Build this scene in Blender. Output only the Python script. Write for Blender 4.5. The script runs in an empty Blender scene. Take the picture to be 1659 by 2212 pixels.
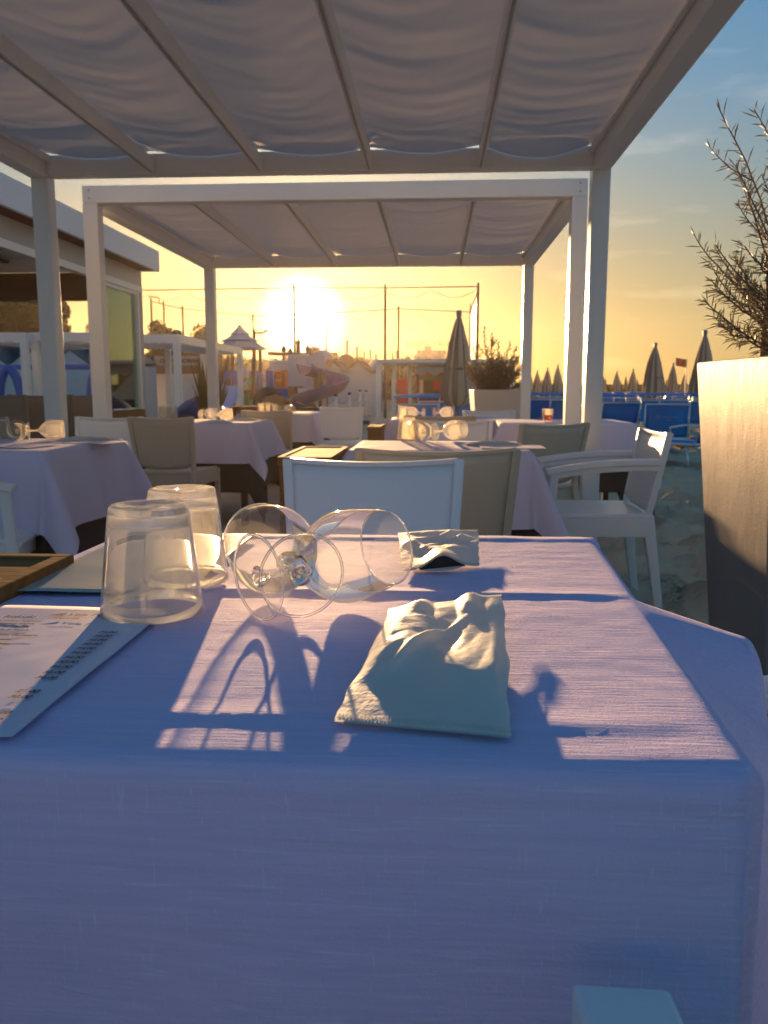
import bpy, math, random
from mathutils import Vector, Matrix, Euler, noise
R = math.radians
rnd = random.Random(7)
S = bpy.context.scene

# ---------------------------------------------------------------- camera
ZC = 0.97; PITCH = R(8.38); YAW = R(3.5)
F = 1788.6; CX = 829.5; CY = 1106.0          # focal length and centre in units of a 1659 x 2212 view
cam = bpy.data.cameras.new('camera'); camo = bpy.data.objects.new('camera', cam)
S.collection.objects.link(camo); S.camera = camo
camo.location = (0, 0, ZC); camo.rotation_euler = (math.pi/2-PITCH, 0, YAW)
cam.sensor_fit = 'VERTICAL'; cam.sensor_height = 36; cam.lens = F/2212*36
cam.clip_start = 0.02; cam.clip_end = 6000
cam.dof.use_dof = True; cam.dof.focus_distance = 0.98; cam.dof.aperture_fstop = 13
CAMR = Euler((math.pi/2-PITCH, 0, YAW)).to_matrix()
def ray(x, y): return (CAMR @ Vector(((x-CX)/F, -(y-CY)/F, -1))).normalized()
O = Vector((0, 0, ZC))
def gz(x, y, z=0.0):
    d = ray(x, y); return O + d*((z-ZC)/d.z)
def gy(x, y, Y):
    d = ray(x, y); return O + d*(Y/d.y)

# ---------------------------------------------------------------- sky, sun, exposure
SUND = ray(655, 690)
SEL = math.asin(SUND.z); SAZ = math.atan2(SUND.x, SUND.y)    # azimuth clockwise from +Y
w = bpy.data.worlds.new('World'); S.world = w; w.use_nodes = True
nt = w.node_tree; N = nt.nodes; L = nt.links; N.clear()
out = N.new('ShaderNodeOutputWorld'); bg = N.new('ShaderNodeBackground')
sky = N.new('ShaderNodeTexSky'); sky.sky_type = 'NISHITA'; sky.sun_disc = False
sky.sun_elevation = SEL; sky.sun_rotation = SAZ; sky.air_density = 1.0; sky.dust_density = 1.0; sky.ozone_density = 3.0
def wmath(op, a, b=None, c=None):
    n = N.new('ShaderNodeMath'); n.operation = op
    for i, v in enumerate((a, b, c)):
        if v is None: continue
        if hasattr(v, 'links'): L.new(v, n.inputs[i])
        else: n.inputs[i].default_value = v
    return n.outputs[0]
tc = N.new('ShaderNodeTexCoord')
dot = N.new('ShaderNodeVectorMath'); dot.operation = 'DOT_PRODUCT'
nrm = N.new('ShaderNodeVectorMath'); nrm.operation = 'NORMALIZE'
L.new(tc.outputs['Generated'], nrm.inputs[0]); L.new(nrm.outputs[0], dot.inputs[0]); dot.inputs[1].default_value = SUND
ang = wmath('ARCCOSINE', wmath('MINIMUM', dot.outputs['Value'], 1.0))
def halo(width, power, amp):
    return wmath('MULTIPLY', wmath('POWER', 2.718, wmath('MULTIPLY', wmath('POWER', wmath('DIVIDE', ang, width), power), -1.0)), amp)
def scaled(col, val):
    n = N.new('ShaderNodeVectorMath'); n.operation = 'SCALE'; n.inputs[0].default_value = col; L.new(val, n.inputs[3]); return n.outputs[0]
def vadd(a, b):
    n = N.new('ShaderNodeVectorMath'); n.operation = 'ADD'; L.new(a, n.inputs[0]); L.new(b, n.inputs[1]); return n.outputs[0]
SKYK = 0.055; EXPO = 1.9
sep = N.new('ShaderNodeSeparateXYZ'); L.new(nrm.outputs[0], sep.inputs[0])
# haze flattens the sky: compress its range, and warm it low on the sunward side
sk = N.new('ShaderNodeSeparateXYZ'); L.new(sky.outputs[0], sk.inputs[0])
kk = 0.70/(2**EXPO)/SKYK
cmb = N.new('ShaderNodeCombineXYZ')
for i, f in enumerate((0.43, 0.82, 1.08)): L.new(wmath('MULTIPLY', wmath('POWER', wmath('MULTIPLY', sk.outputs[i], 0.15), 0.5), kk*f), cmb.inputs[i])
lowsky = N.new('ShaderNodeMapRange'); lowsky.interpolation_type = 'SMOOTHSTEP'; L.new(sep.outputs[2], lowsky.inputs[0])
lowsky.inputs[1].default_value = 0.40; lowsky.inputs[2].default_value = 0.06
wt = wmath('MULTIPLY', lowsky.outputs[0], halo(1.3, 2.0, 1.0))
tint = vadd(scaled((1.40, -0.07, -0.68), wt), scaled((1, 1, 1), wmath('ADD', wmath('MULTIPLY', wt, 0.0), 1.0)))
base = N.new('ShaderNodeVectorMath'); base.operation = 'MULTIPLY'
L.new(cmb.outputs[0], base.inputs[0]); L.new(tint, base.inputs[1])
# thin clouds low over the sea
mp = N.new('ShaderNodeMapping'); mp.inputs['Scale'].default_value = (5, 5, 26); L.new(nrm.outputs[0], mp.inputs[0])
cn = N.new('ShaderNodeTexNoise'); cn.inputs['Scale'].default_value = 1.6; cn.inputs['Detail'].default_value = 5; L.new(mp.outputs[0], cn.inputs['Vector'])
cr = N.new('ShaderNodeMapRange'); cr.inputs[1].default_value = 0.57; cr.inputs[2].default_value = 0.80; L.new(cn.outputs[0], cr.inputs[0])
cloud = wmath('MULTIPLY', cr.outputs[0], halo(0.9, 2.0, 1.0))
col = vadd(base.outputs[0], scaled((6.0, 2.9, 0.5), halo(0.10, 1.3, 0.9)))
col = vadd(col, scaled((60, 48, 26), halo(0.034, 3.0, 1.0)))
col = vadd(col, scaled((1.4, 1.0, 0.7), cloud))
L.new(col, bg.inputs[0]); bg.inputs[1].default_value = SKYK; L.new(bg.outputs[0], out.inputs[0])

sl = bpy.data.lights.new('sun', 'SUN'); so = bpy.data.objects.new('sun', sl); S.collection.objects.link(so)
sl.energy = 5.0; sl.angle = R(0.8); sl.color = (1.0, 0.58, 0.26)
so.rotation_euler = (-SUND).to_track_quat('-Z', 'Y').to_euler()
vs = S.view_settings; vs.view_transform = 'Standard'; vs.look = 'None'; vs.gamma = 1; vs.use_curve_mapping = False
vs.exposure = EXPO

# ---------------------------------------------------------------- materials
def mat(name, col, rough=0.6, metal=0.0, spec=0.5, trans=0.0, bump=None, var=None, sub=None, coat=0.0):
    m = bpy.data.materials.new(name); m.use_nodes = True
    n = m.node_tree.nodes; l = m.node_tree.links; p = n['Principled BSDF']
    p.inputs['Base Color'].default_value = (*col, 1); p.inputs['Roughness'].default_value = rough
    p.inputs['Metallic'].default_value = metal; p.inputs['Specular IOR Level'].default_value = spec
    p.inputs['Transmission Weight'].default_value = trans; p.inputs['Coat Weight'].default_value = coat
    if var or bump:
        t = n.new('ShaderNodeTexCoord')
    if var:   # (scale xyz, amount)
        mpn = n.new('ShaderNodeMapping'); mpn.inputs['Scale'].default_value = var[0]; l.new(t.outputs['Object'], mpn.inputs[0])
        ns = n.new('ShaderNodeTexNoise'); ns.inputs['Detail'].default_value = 6; ns.inputs['Scale'].default_value = 1; l.new(mpn.outputs[0], ns.inputs['Vector'])
        mx = n.new('ShaderNodeMix'); mx.data_type = 'RGBA'; l.new(ns.outputs[0], mx.inputs[0])
        k = var[1]
        c2 = var[2] if len(var) > 2 else None
        mx.inputs[6].default_value = (*[min(1, c*(1-k)) for c in col], 1)
        mx.inputs[7].default_value = (*(c2 if c2 else [min(1, c*(1+k)) for c in col]), 1)
        l.new(mx.outputs[2], p.inputs['Base Color'])
    if bump:  # list of (scale xyz, distance)
        prev = None
        for sc, dist in bump:
            mpn = n.new('ShaderNodeMapping'); mpn.inputs['Scale'].default_value = sc; l.new(t.outputs['Object'], mpn.inputs[0])
            ns = n.new('ShaderNodeTexNoise'); ns.inputs['Detail'].default_value = 4; ns.inputs['Scale'].default_value = 1; l.new(mpn.outputs[0], ns.inputs['Vector'])
            b = n.new('ShaderNodeBump'); b.inputs['Distance'].default_value = dist; b.inputs['Strength'].default_value = 1.0
            l.new(ns.outputs[0], b.inputs['Height'])
            if prev: l.new(prev, b.inputs['Normal'])
            prev = b.outputs[0]
        l.new(prev, p.inputs['Normal'])
    return m
def translucent(m, col, fac):
    n = m.node_tree.nodes; l = m.node_tree.links; p = n['Principled BSDF']; o = n['Material Output']
    t = n.new('ShaderNodeBsdfTranslucent'); t.inputs[0].default_value = (*col, 1)
    x = n.new('ShaderNodeMixShader'); x.inputs[0].default_value = fac
    l.new(p.outputs[0], x.inputs[1]); l.new(t.outputs[0], x.inputs[2]); l.new(x.outputs[0], o.inputs[0]); return m
def thin_glass(name, tint=(0.96, 0.97, 0.98), edge=(0.55, 0.6, 0.66), rough=0.0, refl=1.0):
    m = bpy.data.materials.new(name); m.use_nodes = True; n = m.node_tree.nodes; l = m.node_tree.links; n.clear()
    o = n.new('ShaderNodeOutputMaterial'); tr = n.new('ShaderNodeBsdfTransparent'); gl = n.new('ShaderNodeBsdfGlossy')
    gl.inputs['Roughness'].default_value = rough; gl.inputs[0].default_value = (1, 1, 1, 1) if refl == 1.0 else (0.72, 0.95, 0.85, 1)
    lw = n.new('ShaderNodeLayerWeight'); lw.inputs[0].default_value = 0.42
    mx = n.new('ShaderNodeMix'); mx.data_type = 'RGBA'; mx.inputs[6].default_value = (*tint, 1); mx.inputs[7].default_value = (*edge, 1)
    pw = n.new('ShaderNodeMath'); pw.operation = 'POWER'; pw.inputs[1].default_value = 2.5; l.new(lw.outputs['Facing'], pw.inputs[0])
    l.new(pw.outputs[0], mx.inputs[0]); l.new(mx.outputs[2], tr.inputs[0])
    fr = n.new('ShaderNodeFresnel'); fr.inputs[0].default_value = 1.45
    k = n.new('ShaderNodeMath'); k.operation = 'MULTIPLY'; k.inputs[1].default_value = refl; k.use_clamp = True; l.new(fr.outputs[0], k.inputs[0])
    ms = n.new('ShaderNodeMixShader'); l.new(k.outputs[0], ms.inputs[0]); l.new(tr.outputs[0], ms.inputs[1]); l.new(gl.outputs[0], ms.inputs[2])
    l.new(ms.outputs[0], o.inputs[0]); return m

CLOTH_BUMP = [((26, 330, 330), 0.0010), ((300, 40, 300), 0.0005), ((700, 900, 900), 0.0006), ((3, 3, 3), 0.003)]
M = {}
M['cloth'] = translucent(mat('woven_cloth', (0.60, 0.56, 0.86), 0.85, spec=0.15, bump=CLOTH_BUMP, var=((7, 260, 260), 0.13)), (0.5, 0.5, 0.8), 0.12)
def slubs(m, amt=0.42):
    n = m.node_tree.nodes; l = m.node_tree.links; p = n['Principled BSDF']; tcn = n.new('ShaderNodeTexCoord')
    src = p.inputs['Base Color'].links[0].from_socket; nrm_in = p.inputs['Normal'].links[0].from_socket; acc = None
    for sc in ((13, 420, 420), (460, 420, 26)):
        a = n.new('ShaderNodeMapping'); a.inputs['Scale'].default_value = sc; l.new(tcn.outputs['Object'], a.inputs[0])
        t = n.new('ShaderNodeTexNoise'); t.inputs['Scale'].default_value = 1; t.inputs['Detail'].default_value = 2; l.new(a.outputs[0], t.inputs['Vector'])
        r = n.new('ShaderNodeMapRange'); r.inputs[1].default_value = 0.60 if acc is None else 0.66; r.inputs[2].default_value = 0.74; l.new(t.outputs[0], r.inputs[0])
        if acc is None: acc = r.outputs[0]
        else:
            q = n.new('ShaderNodeMath'); q.operation = 'MAXIMUM'; l.new(acc, q.inputs[0]); l.new(r.outputs[0], q.inputs[1]); acc = q.outputs[0]
    k = n.new('ShaderNodeMath'); k.operation = 'MULTIPLY'; k.inputs[1].default_value = amt; l.new(acc, k.inputs[0])
    mx = n.new('ShaderNodeMix'); mx.data_type = 'RGBA'; l.new(k.outputs[0], mx.inputs[0]); l.new(src, mx.inputs[6]); mx.inputs[7].default_value = (0.82, 0.82, 0.95, 1); l.new(mx.outputs[2], p.inputs['Base Color'])
    b = n.new('ShaderNodeBump'); b.inputs['Distance'].default_value = 0.00022; l.new(acc, b.inputs['Height']); l.new(nrm_in, b.inputs['Normal']); l.new(b.outputs[0], p.inputs['Normal']); return m
slubs(M['cloth'])
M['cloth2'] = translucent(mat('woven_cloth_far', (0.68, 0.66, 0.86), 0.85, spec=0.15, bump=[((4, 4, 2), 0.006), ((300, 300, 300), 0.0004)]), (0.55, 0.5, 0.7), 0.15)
M['under'] = mat('brown_undercloth', (0.075, 0.055, 0.045), 0.9, bump=[((5, 5, 2), 0.01)])
M['white'] = mat('white_powder_coat', (0.72, 0.72, 0.71), 0.30, bump=[((60, 60, 60), 0.0003)], var=((3, 3, 3), 0.06))
M['canvas'] = translucent(mat('canopy_canvas', (0.60, 0.60, 0.62), 0.8, spec=0.1, bump=[((300, 300, 300), 0.0004)]), (0.56, 0.54, 0.56), 0.26)
M['resin'] = mat('white_resin', (0.74, 0.75, 0.76), 0.33, bump=[((500, 500, 500), 0.00008)])
M['resin_far'] = M['resin']
M['beige'] = mat('beige_resin', (0.52, 0.45, 0.35), 0.42, bump=[((500, 500, 500), 0.00008)])
M['taupe'] = mat('taupe_fabric', (0.23, 0.19, 0.15), 0.8)
M['wood'] = mat('worn_wood', (0.24, 0.11, 0.035), 0.85, spec=0.05, bump=[((6, 90, 90), 0.0008)], var=((4, 60, 60), 0.45, (0.33, 0.18, 0.07)))
M['wood_dark'] = mat('brown_timber', (0.13, 0.065, 0.035), 0.6, var=((2, 14, 14), 0.3))
M['paper'] = mat('printed_paper', (0.56, 0.54, 0.68), 0.6, spec=0.3, bump=[((2.5, 2.5, 2.5), 0.006)])
M['paper2'] = mat('laminated_paper', (0.34, 0.38, 0.38), 0.35, spec=0.5, bump=[((3, 3, 3), 0.004)])
M['ink'] = mat('ink', (0.03, 0.03, 0.04), 0.7)
M['ink_red'] = mat('ink_brown', (0.12, 0.04, 0.03), 0.7)
M['pouch'] = translucent(mat('pouch_paper', (0.76, 0.82, 0.84), 0.55, spec=0.4, bump=[((220, 220, 220), 0.0003), ((28, 28, 28), 0.0012)]), (0.85, 0.75, 0.55), 0.42)
M['dark'] = mat('near_black', (0.02, 0.02, 0.022), 0.8)
M['glass0'] = mat('clear_glass', (0.98, 0.99, 1.0), 0.0, trans=1.0); M['glass0'].node_tree.nodes['Principled BSDF'].inputs['IOR'].default_value = 1.47
def dusty(name, fac, ior=1.47, col=(0.9, 0.92, 0.95)):
    m = mat(name, (0.98, 0.99, 1.0), 0.0, trans=1.0); n = m.node_tree.nodes; l = m.node_tree.links; p = n['Principled BSDF']; p.inputs['IOR'].default_value = ior
    t = n.new('ShaderNodeBsdfTranslucent'); t.inputs[0].default_value = (*col, 1); d = n.new('ShaderNodeBsdfDiffuse'); d.inputs[0].default_value = (*col, 1)
    a = n.new('ShaderNodeMixShader'); l.new(t.outputs[0], a.inputs[1]); l.new(d.outputs[0], a.inputs[2]); a.inputs[0].default_value = 0.4
    tc_ = n.new('ShaderNodeTexCoord'); mp_ = n.new('ShaderNodeMapping'); mp_.inputs['Scale'].default_value = (18, 18, 45); mp_.inputs['Rotation'].default_value = (0.4, 0.7, 0.2); l.new(tc_.outputs['Object'], mp_.inputs[0])
    ns = n.new('ShaderNodeTexNoise'); ns.inputs['Scale'].default_value = 1; ns.inputs['Detail'].default_value = 5; ns.inputs['Distortion'].default_value = 1.5; l.new(mp_.outputs[0], ns.inputs[0])
    r_ = n.new('ShaderNodeMapRange'); r_.inputs[1].default_value = 0.35; r_.inputs[2].default_value = 0.75; r_.inputs[3].default_value = fac*0.6; r_.inputs[4].default_value = fac*1.5; l.new(ns.outputs[0], r_.inputs[0])
    x = n.new('ShaderNodeMixShader'); l.new(r_.outputs[0], x.inputs[0]); l.new(p.outputs[0], x.inputs[1]); l.new(a.outputs[0], x.inputs[2]); l.new(x.outputs[0], n['Material Output'].inputs[0]); return m
M['glass'] = dusty('clear_glass', 0.03)
M['tumbler'] = dusty('washed_tumbler_glass', 0.17, col=(0.98, 0.95, 0.88))
M['thin'] = thin_glass('thin_bowl_glass', edge=(0.5, 0.55, 0.62))
def film(m, fac, col):
    n = m.node_tree.nodes; l = m.node_tree.links; o = [q for q in n if q.type == 'OUTPUT_MATERIAL'][0]; src = o.inputs[0].links[0].from_socket
    t = n.new('ShaderNodeBsdfTranslucent'); t.inputs[0].default_value = (*col, 1); x = n.new('ShaderNodeMixShader'); x.inputs[0].default_value = fac
    l.new(src, x.inputs[1]); l.new(t.outputs[0], x.inputs[2]); l.new(x.outputs[0], o.inputs[0])
film(M['thin'], 0.045, (0.95, 0.92, 0.85))
M['thinfar'] = thin_glass('far_glass', (0.93, 0.9, 0.84), (0.7, 0.62, 0.5), 0.08)
_n = M['thinfar'].node_tree.nodes; _l = M['thinfar'].node_tree.links; _o = [q for q in _n if q.type == 'OUTPUT_MATERIAL'][0]; _src = _o.inputs[0].links[0].from_socket
_t = _n.new('ShaderNodeBsdfTranslucent'); _t.inputs[0].default_value = (0.95, 0.9, 0.8, 1); _x = _n.new('ShaderNodeMixShader'); _x.inputs[0].default_value = 0.13
_l.new(_src, _x.inputs[1]); _l.new(_t.outputs[0], _x.inputs[2]); _l.new(_x.outputs[0], _o.inputs[0])
M['drink'] = mat('pink_drink', (0.75, 0.22, 0.15), 0.1, trans=0.4)
M['sand'] = mat('beach_sand', (0.60, 0.46, 0.32), 0.95, spec=0.1, bump=[((9, 9, 9), 0.02), ((60, 60, 60), 0.006), ((500, 500, 500), 0.0012)], var=((1.2, 1.2, 1.2), 0.25))
M['planter'] = mat('stone_planter', (0.21, 0.215, 0.225), 0.42, spec=0.6, bump=[((4, 4, 2), 0.004), ((40, 40, 14), 0.0006), ((330, 330, 260), 0.0006)], var=((9, 9, 1.3), 0.26))
M['planter2'] = mat('smooth_planter', (0.50, 0.46, 0.42), 0.55, var=((3, 3, 3), 0.06))
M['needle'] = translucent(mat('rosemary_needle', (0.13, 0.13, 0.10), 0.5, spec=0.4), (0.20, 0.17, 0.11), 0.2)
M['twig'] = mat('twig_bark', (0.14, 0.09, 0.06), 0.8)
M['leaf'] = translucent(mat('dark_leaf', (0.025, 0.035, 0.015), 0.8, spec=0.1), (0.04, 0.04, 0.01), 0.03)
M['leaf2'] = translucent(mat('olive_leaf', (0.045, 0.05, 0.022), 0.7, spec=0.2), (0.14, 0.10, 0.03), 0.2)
M['bark'] = mat('tree_bark', (0.07, 0.05, 0.035), 0.9)
M['blue'] = translucent(mat('blue_mesh_fabric', (0.02, 0.27, 0.66), 0.6, spec=0.3), (0.03, 0.28, 0.65), 0.25)
M['alu'] = mat('brushed_aluminium', (0.70, 0.70, 0.70), 0.28, metal=0.7)
M['umb_a'] = translucent(mat('parasol_cream', (0.58, 0.50, 0.38), 0.85), (0.6, 0.45, 0.28), 0.25)
M['umb_b'] = translucent(mat('parasol_brown', (0.24, 0.17, 0.12), 0.85), (0.2, 0.12, 0.07), 0.1)
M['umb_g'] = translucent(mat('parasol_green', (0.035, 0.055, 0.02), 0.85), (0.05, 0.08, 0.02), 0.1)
M['umb_cap'] = mat('parasol_cap', (0.20, 0.22, 0.22), 0.5)
M['pole'] = mat('grey_pole', (0.22, 0.20, 0.18), 0.5, metal=0.3)
M['darkpole'] = mat('dark_pole', (0.06, 0.05, 0.045), 0.6)
M['fascia'] = mat('white_fascia', (0.62, 0.66, 0.74), 0.4, var=((1, 1, 1), 0.04))
M['grey'] = mat('grey_frame', (0.36, 0.36, 0.37), 0.4)
M['soffit'] = mat('red_brown_soffit', (0.15, 0.05, 0.03), 0.6, var=((3, 30, 3), 0.25))
M['pane'] = thin_glass('green_pane', (0.80, 0.96, 0.84), (0.5, 0.7, 0.58), 0.03, 2.2)
M['hutwall'] = mat('white_plank_wall', (0.55, 0.56, 0.58), 0.7, var=((1, 1, 6), 0.08))
M['hutroof'] = mat('teal_roof', (0.05, 0.075, 0.085), 0.6, var=((1, 8, 1), 0.15))
M['brownroof'] = mat('brown_roof', (0.13, 0.085, 0.06), 0.7)
M['navy'] = mat('navy_vinyl', (0.02, 0.028, 0.12), 0.45)
M['pblue'] = mat('play_blue', (0.10, 0.13, 0.42), 0.4)
M['plight'] = mat('play_pale_blue', (0.25, 0.40, 0.68), 0.35)
M['pgreen'] = mat('play_green', (0.20, 0.38, 0.08), 0.5)
M['pbrown'] = mat('play_brown', (0.12, 0.06, 0.03), 0.6)
M['ppurple'] = mat('play_purple', (0.10, 0.065, 0.17), 0.35)
M['pwhite'] = mat('play_lilac', (0.50, 0.46, 0.52), 0.5)
M['porange'] = mat('play_orange', (0.45, 0.16, 0.03), 0.5)
M['red'] = mat('signal_red', (0.55, 0.03, 0.02), 0.5)
M['yellow'] = mat('ball_yellow', (0.55, 0.40, 0.03), 0.4)
M['green'] = mat('ball_green', (0.05, 0.25, 0.05), 0.4)
M['domered'] = mat('red_dome', (0.32, 0.10, 0.05), 0.6)
M['concrete'] = mat('pale_concrete', (0.32, 0.29, 0.27), 0.8)
M['rope'] = mat('rope', (0.25, 0.22, 0.2), 0.8)
netm = bpy.data.materials.new('thin_net'); netm.use_nodes = True
_n = netm.node_tree.nodes; _l = netm.node_tree.links; _p = _n['Principled BSDF']; _p.inputs['Base Color'].default_value = (0.12, 0.09, 0.06, 1)
_t = _n.new('ShaderNodeBsdfTransparent'); _x = _n.new('ShaderNodeMixShader'); _x.inputs[0].default_value = 0.10
_l.new(_t.outputs[0], _x.inputs[1]); _l.new(_p.outputs[0], _x.inputs[2]); _l.new(_x.outputs[0], _n['Material Output'].inputs[0])
M['net'] = netm

# ---------------------------------------------------------------- mesh helpers
class MB:
    def __init__(s): s.v = []; s.f = []; s.mi = []; s.cur = 0
    def add(s, vs, fs):
        o = len(s.v); s.v += [tuple(v) for v in vs]
        for f in fs: s.f.append(tuple(i+o for i in f)); s.mi.append(s.cur)
        return s
    def box(s, c, sz, mtx=None, taper=None):
        x, y, z = [k/2 for k in sz]; tx, ty = taper or (1, 1)
        vs = [Vector((a*x*(tx if d > 0 else 1), b*y*(ty if d > 0 else 1), d*z)) for a, b, d in
              ((-1,-1,-1),(1,-1,-1),(1,1,-1),(-1,1,-1),(-1,-1,1),(1,-1,1),(1,1,1),(-1,1,1))]
        if mtx: vs = [mtx @ v for v in vs]
        return s.add([v+Vector(c) for v in vs], [(0,3,2,1),(4,5,6,7),(0,1,5,4),(1,2,6,5),(2,3,7,6),(3,0,4,7)])
    def bar(s, a, b, w, h=None, up=(0,0,1), w2=None, h2=None):
        a = Vector(a); b = Vector(b); h = h or w; w2 = w2 or w; h2 = h2 or h
        d = (b-a).normalized(); u = Vector(up)
        if abs(d.dot(u)) > 0.98: u = Vector((0,1,0))
        r = d.cross(u).normalized(); u = r.cross(d)
        vs = []
        for p, ww, hh in ((a, w, h), (b, w2, h2)):
            for i, j in ((-1,-1),(1,-1),(1,1),(-1,1)): vs.append(p + r*(i*ww/2) + u*(j*hh/2))
        return s.add(vs, [(0,1,2,3),(7,6,5,4),(0,4,5,1),(1,5,6,2),(2,6,7,3),(3,7,4,0)])
    def tube(s, pts, r, n=8, caps=True):
        pts = [Vector(p) for p in pts]; rr = r if isinstance(r, (list, tuple)) else [r]*len(pts)
        vs = []; fs = []
        prev = None
        for i, p in enumerate(pts):
            d = (pts[min(i+1, len(pts)-1)]-pts[max(i-1, 0)]).normalized()
            if prev is None: u = Vector((0,0,1)) if abs(d.z) < 0.9 else Vector((1,0,0))
            else: u = prev
            x = d.cross(u).normalized(); u = x.cross(d).normalized(); prev = u
            for k in range(n):
                a = 2*math.pi*k/n; vs.append(p + (x*math.cos(a)+u*math.sin(a))*rr[i])
        for i in range(len(pts)-1):
            for k in range(n):
                a = i*n+k; b = i*n+(k+1)%n; fs.append((a, b, b+n, a+n))
        if caps: fs.append(tuple(range(n-1, -1, -1))); fs.append(tuple(range((len(pts)-1)*n, len(pts)*n)))
        return s.add(vs, fs)
    def lathe(s, prof, n=32, mtx=None, ripple=None):
        vs = []; fs = []
        for i, (r, z) in enumerate(prof):
            for k in range(n):
                a = 2*math.pi*k/n; q = r*(ripple(a, i) if ripple else 1)
                v = Vector((q*math.cos(a), q*math.sin(a), z)); vs.append(mtx @ v if mtx else v)
        for i in range(len(prof)-1):
            for k in range(n):
                a = i*n+k; b = i*n+(k+1)%n; fs.append((a, b, b+n, a+n))
        return s.add(vs, fs)
    def sweep(s, pts, ws, hs, up=(0,0,1)):
        pts = [Vector(p) for p in pts]; n = len(pts); vs = []; fs = []
        for i, p in enumerate(pts):
            d = (pts[min(i+1, n-1)]-pts[max(i-1, 0)]).normalized(); r = d.cross(Vector(up)).normalized(); u = r.cross(d)
            for a, b in ((-1,-1),(1,-1),(1,1),(-1,1)): vs.append(p+r*(a*ws[i]/2)+u*(b*hs[i]/2))
        for i in range(n-1):
            for k in range(4): a = i*4+k; b = i*4+(k+1)%4; fs.append((a, b, b+4, a+4))
        fs += [(3,2,1,0), tuple(range(4*n-4, 4*n))]
        return s.add(vs, fs)
    def grid(s, fn, nu, nv):
        vs = [fn(i/nu, j/nv) for j in range(nv+1) for i in range(nu+1)]
        return s.add(vs, [(j*(nu+1)+i, j*(nu+1)+i+1, (j+1)*(nu+1)+i+1, (j+1)*(nu+1)+i) for j in range(nv) for i in range(nu)])
    def mesh(s, name, mats, smooth=False):
        me = bpy.data.meshes.new(name); me.from_pydata(s.v, [], s.f)
        for m in (mats if isinstance(mats, (list, tuple)) else [mats]): me.materials.append(m)
        if any(s.mi): me.polygons.foreach_set('material_index', s.mi)
        if smooth: me.polygons.foreach_set('use_smooth', [True]*len(me.polygons))
        me.update(); return me
    def build(s, name, mats, parent=None, smooth=False, bevel=0, loc=None, solid=0, auto=None):
        o = bpy.data.objects.new(name, s.mesh(name, mats, smooth)); S.collection.objects.link(o)
        if parent: o.parent = parent
        if loc is not None: o.location = loc
        if solid:
            m = o.modifiers.new('s', 'SOLIDIFY'); m.thickness = solid; m.offset = 0
        if bevel:
            m = o.modifiers.new('b', 'BEVEL'); m.width = bevel; m.segments = 2; m.limit_method = 'ANGLE'; m.angle_limit = R(40)
        return o
def thing(name, label, cat, loc=(0,0,0), rz=0, group=None):
    o = bpy.data.objects.new(name, None); o.empty_display_size = 0.1; S.collection.objects.link(o)
    o.location = loc; o.rotation_euler = (0, 0, rz); return tag(o, label, cat, group)
def tag(o, label, cat, group=None):
    o['label'] = label; o['category'] = cat
    if group: o['group'] = group
    return o
def struct(o): o['kind'] = 'structure'; return o
def dup(root, loc, rz=0, label=None, sc=None, rot=None):
    r = root.copy(); S.collection.objects.link(r); r.location = loc; r.rotation_euler = rot if rot else (0, 0, rz)
    if label: r['label'] = label
    if sc: r.scale = (sc,)*3 if not isinstance(sc, tuple) else sc
    def rec(a, b):
        for ch in [c for c in bpy.data.objects if c.parent == a]:
            c = ch.copy(); S.collection.objects.link(c); c.parent = b; rec(ch, c)
    rec(root, r); return r
def fbm(p, o=3):
    return noise.fractal(Vector(p), 1.0, 2.0, o)
def sm(a, b, x):
    t = max(0, min(1, (x-a)/(b-a))); return t*t*(3-2*t)

# ---------------------------------------------------------------- ground
def sandz(x, y):
    k = sm(0, 1.0, 11-abs(x)) * sm(0, 2, 28-y)
    h = 0.06*fbm((x*1.3, y*2.2, 0.0), 3) + 0.20*(0.42-abs(noise.noise(Vector((x*2.6, y*4.2, 5.0))))*1.6) + 0.08*(0.4-abs(noise.noise(Vector((x*6+y, y*8, 1.0))))) + 0.02*fbm((x*12, y*14, 2.0), 2) - 0.05
    h *= 0.25 + 0.75*sm(0.4, 1.1, x)*(1-0.5*sm(6, 12, y))*1.35
    return (h-0.01)*k - 0.05*(1-k)
sb = MB()
ys = [0.3+0.045*i*(1+0.006*i) for i in range(330)]; xs = [-11+0.055*i for i in range(401)]
vs_ = []; fs_ = []
ys = [y for y in ys if y < 30]
for y in ys:
    for x in xs: vs_.append((x, y, sandz(x, y)))
nx = len(xs)
for j in range(len(ys)-1):
    for i in range(nx-1): fs_.append((j*nx+i, j*nx+i+1, (j+1)*nx+i+1, (j+1)*nx+i))
sb.add(vs_, fs_); struct(sb.build('sand', M['sand'], smooth=True))
gb = MB(); gb.add([(-3000,-15,-0.04),(3000,-15,-0.04),(3000,4000,-0.04),(-3000,4000,-0.04)], [(0,1,2,3)]); struct(gb.build('ground', M['sand']))

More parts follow.
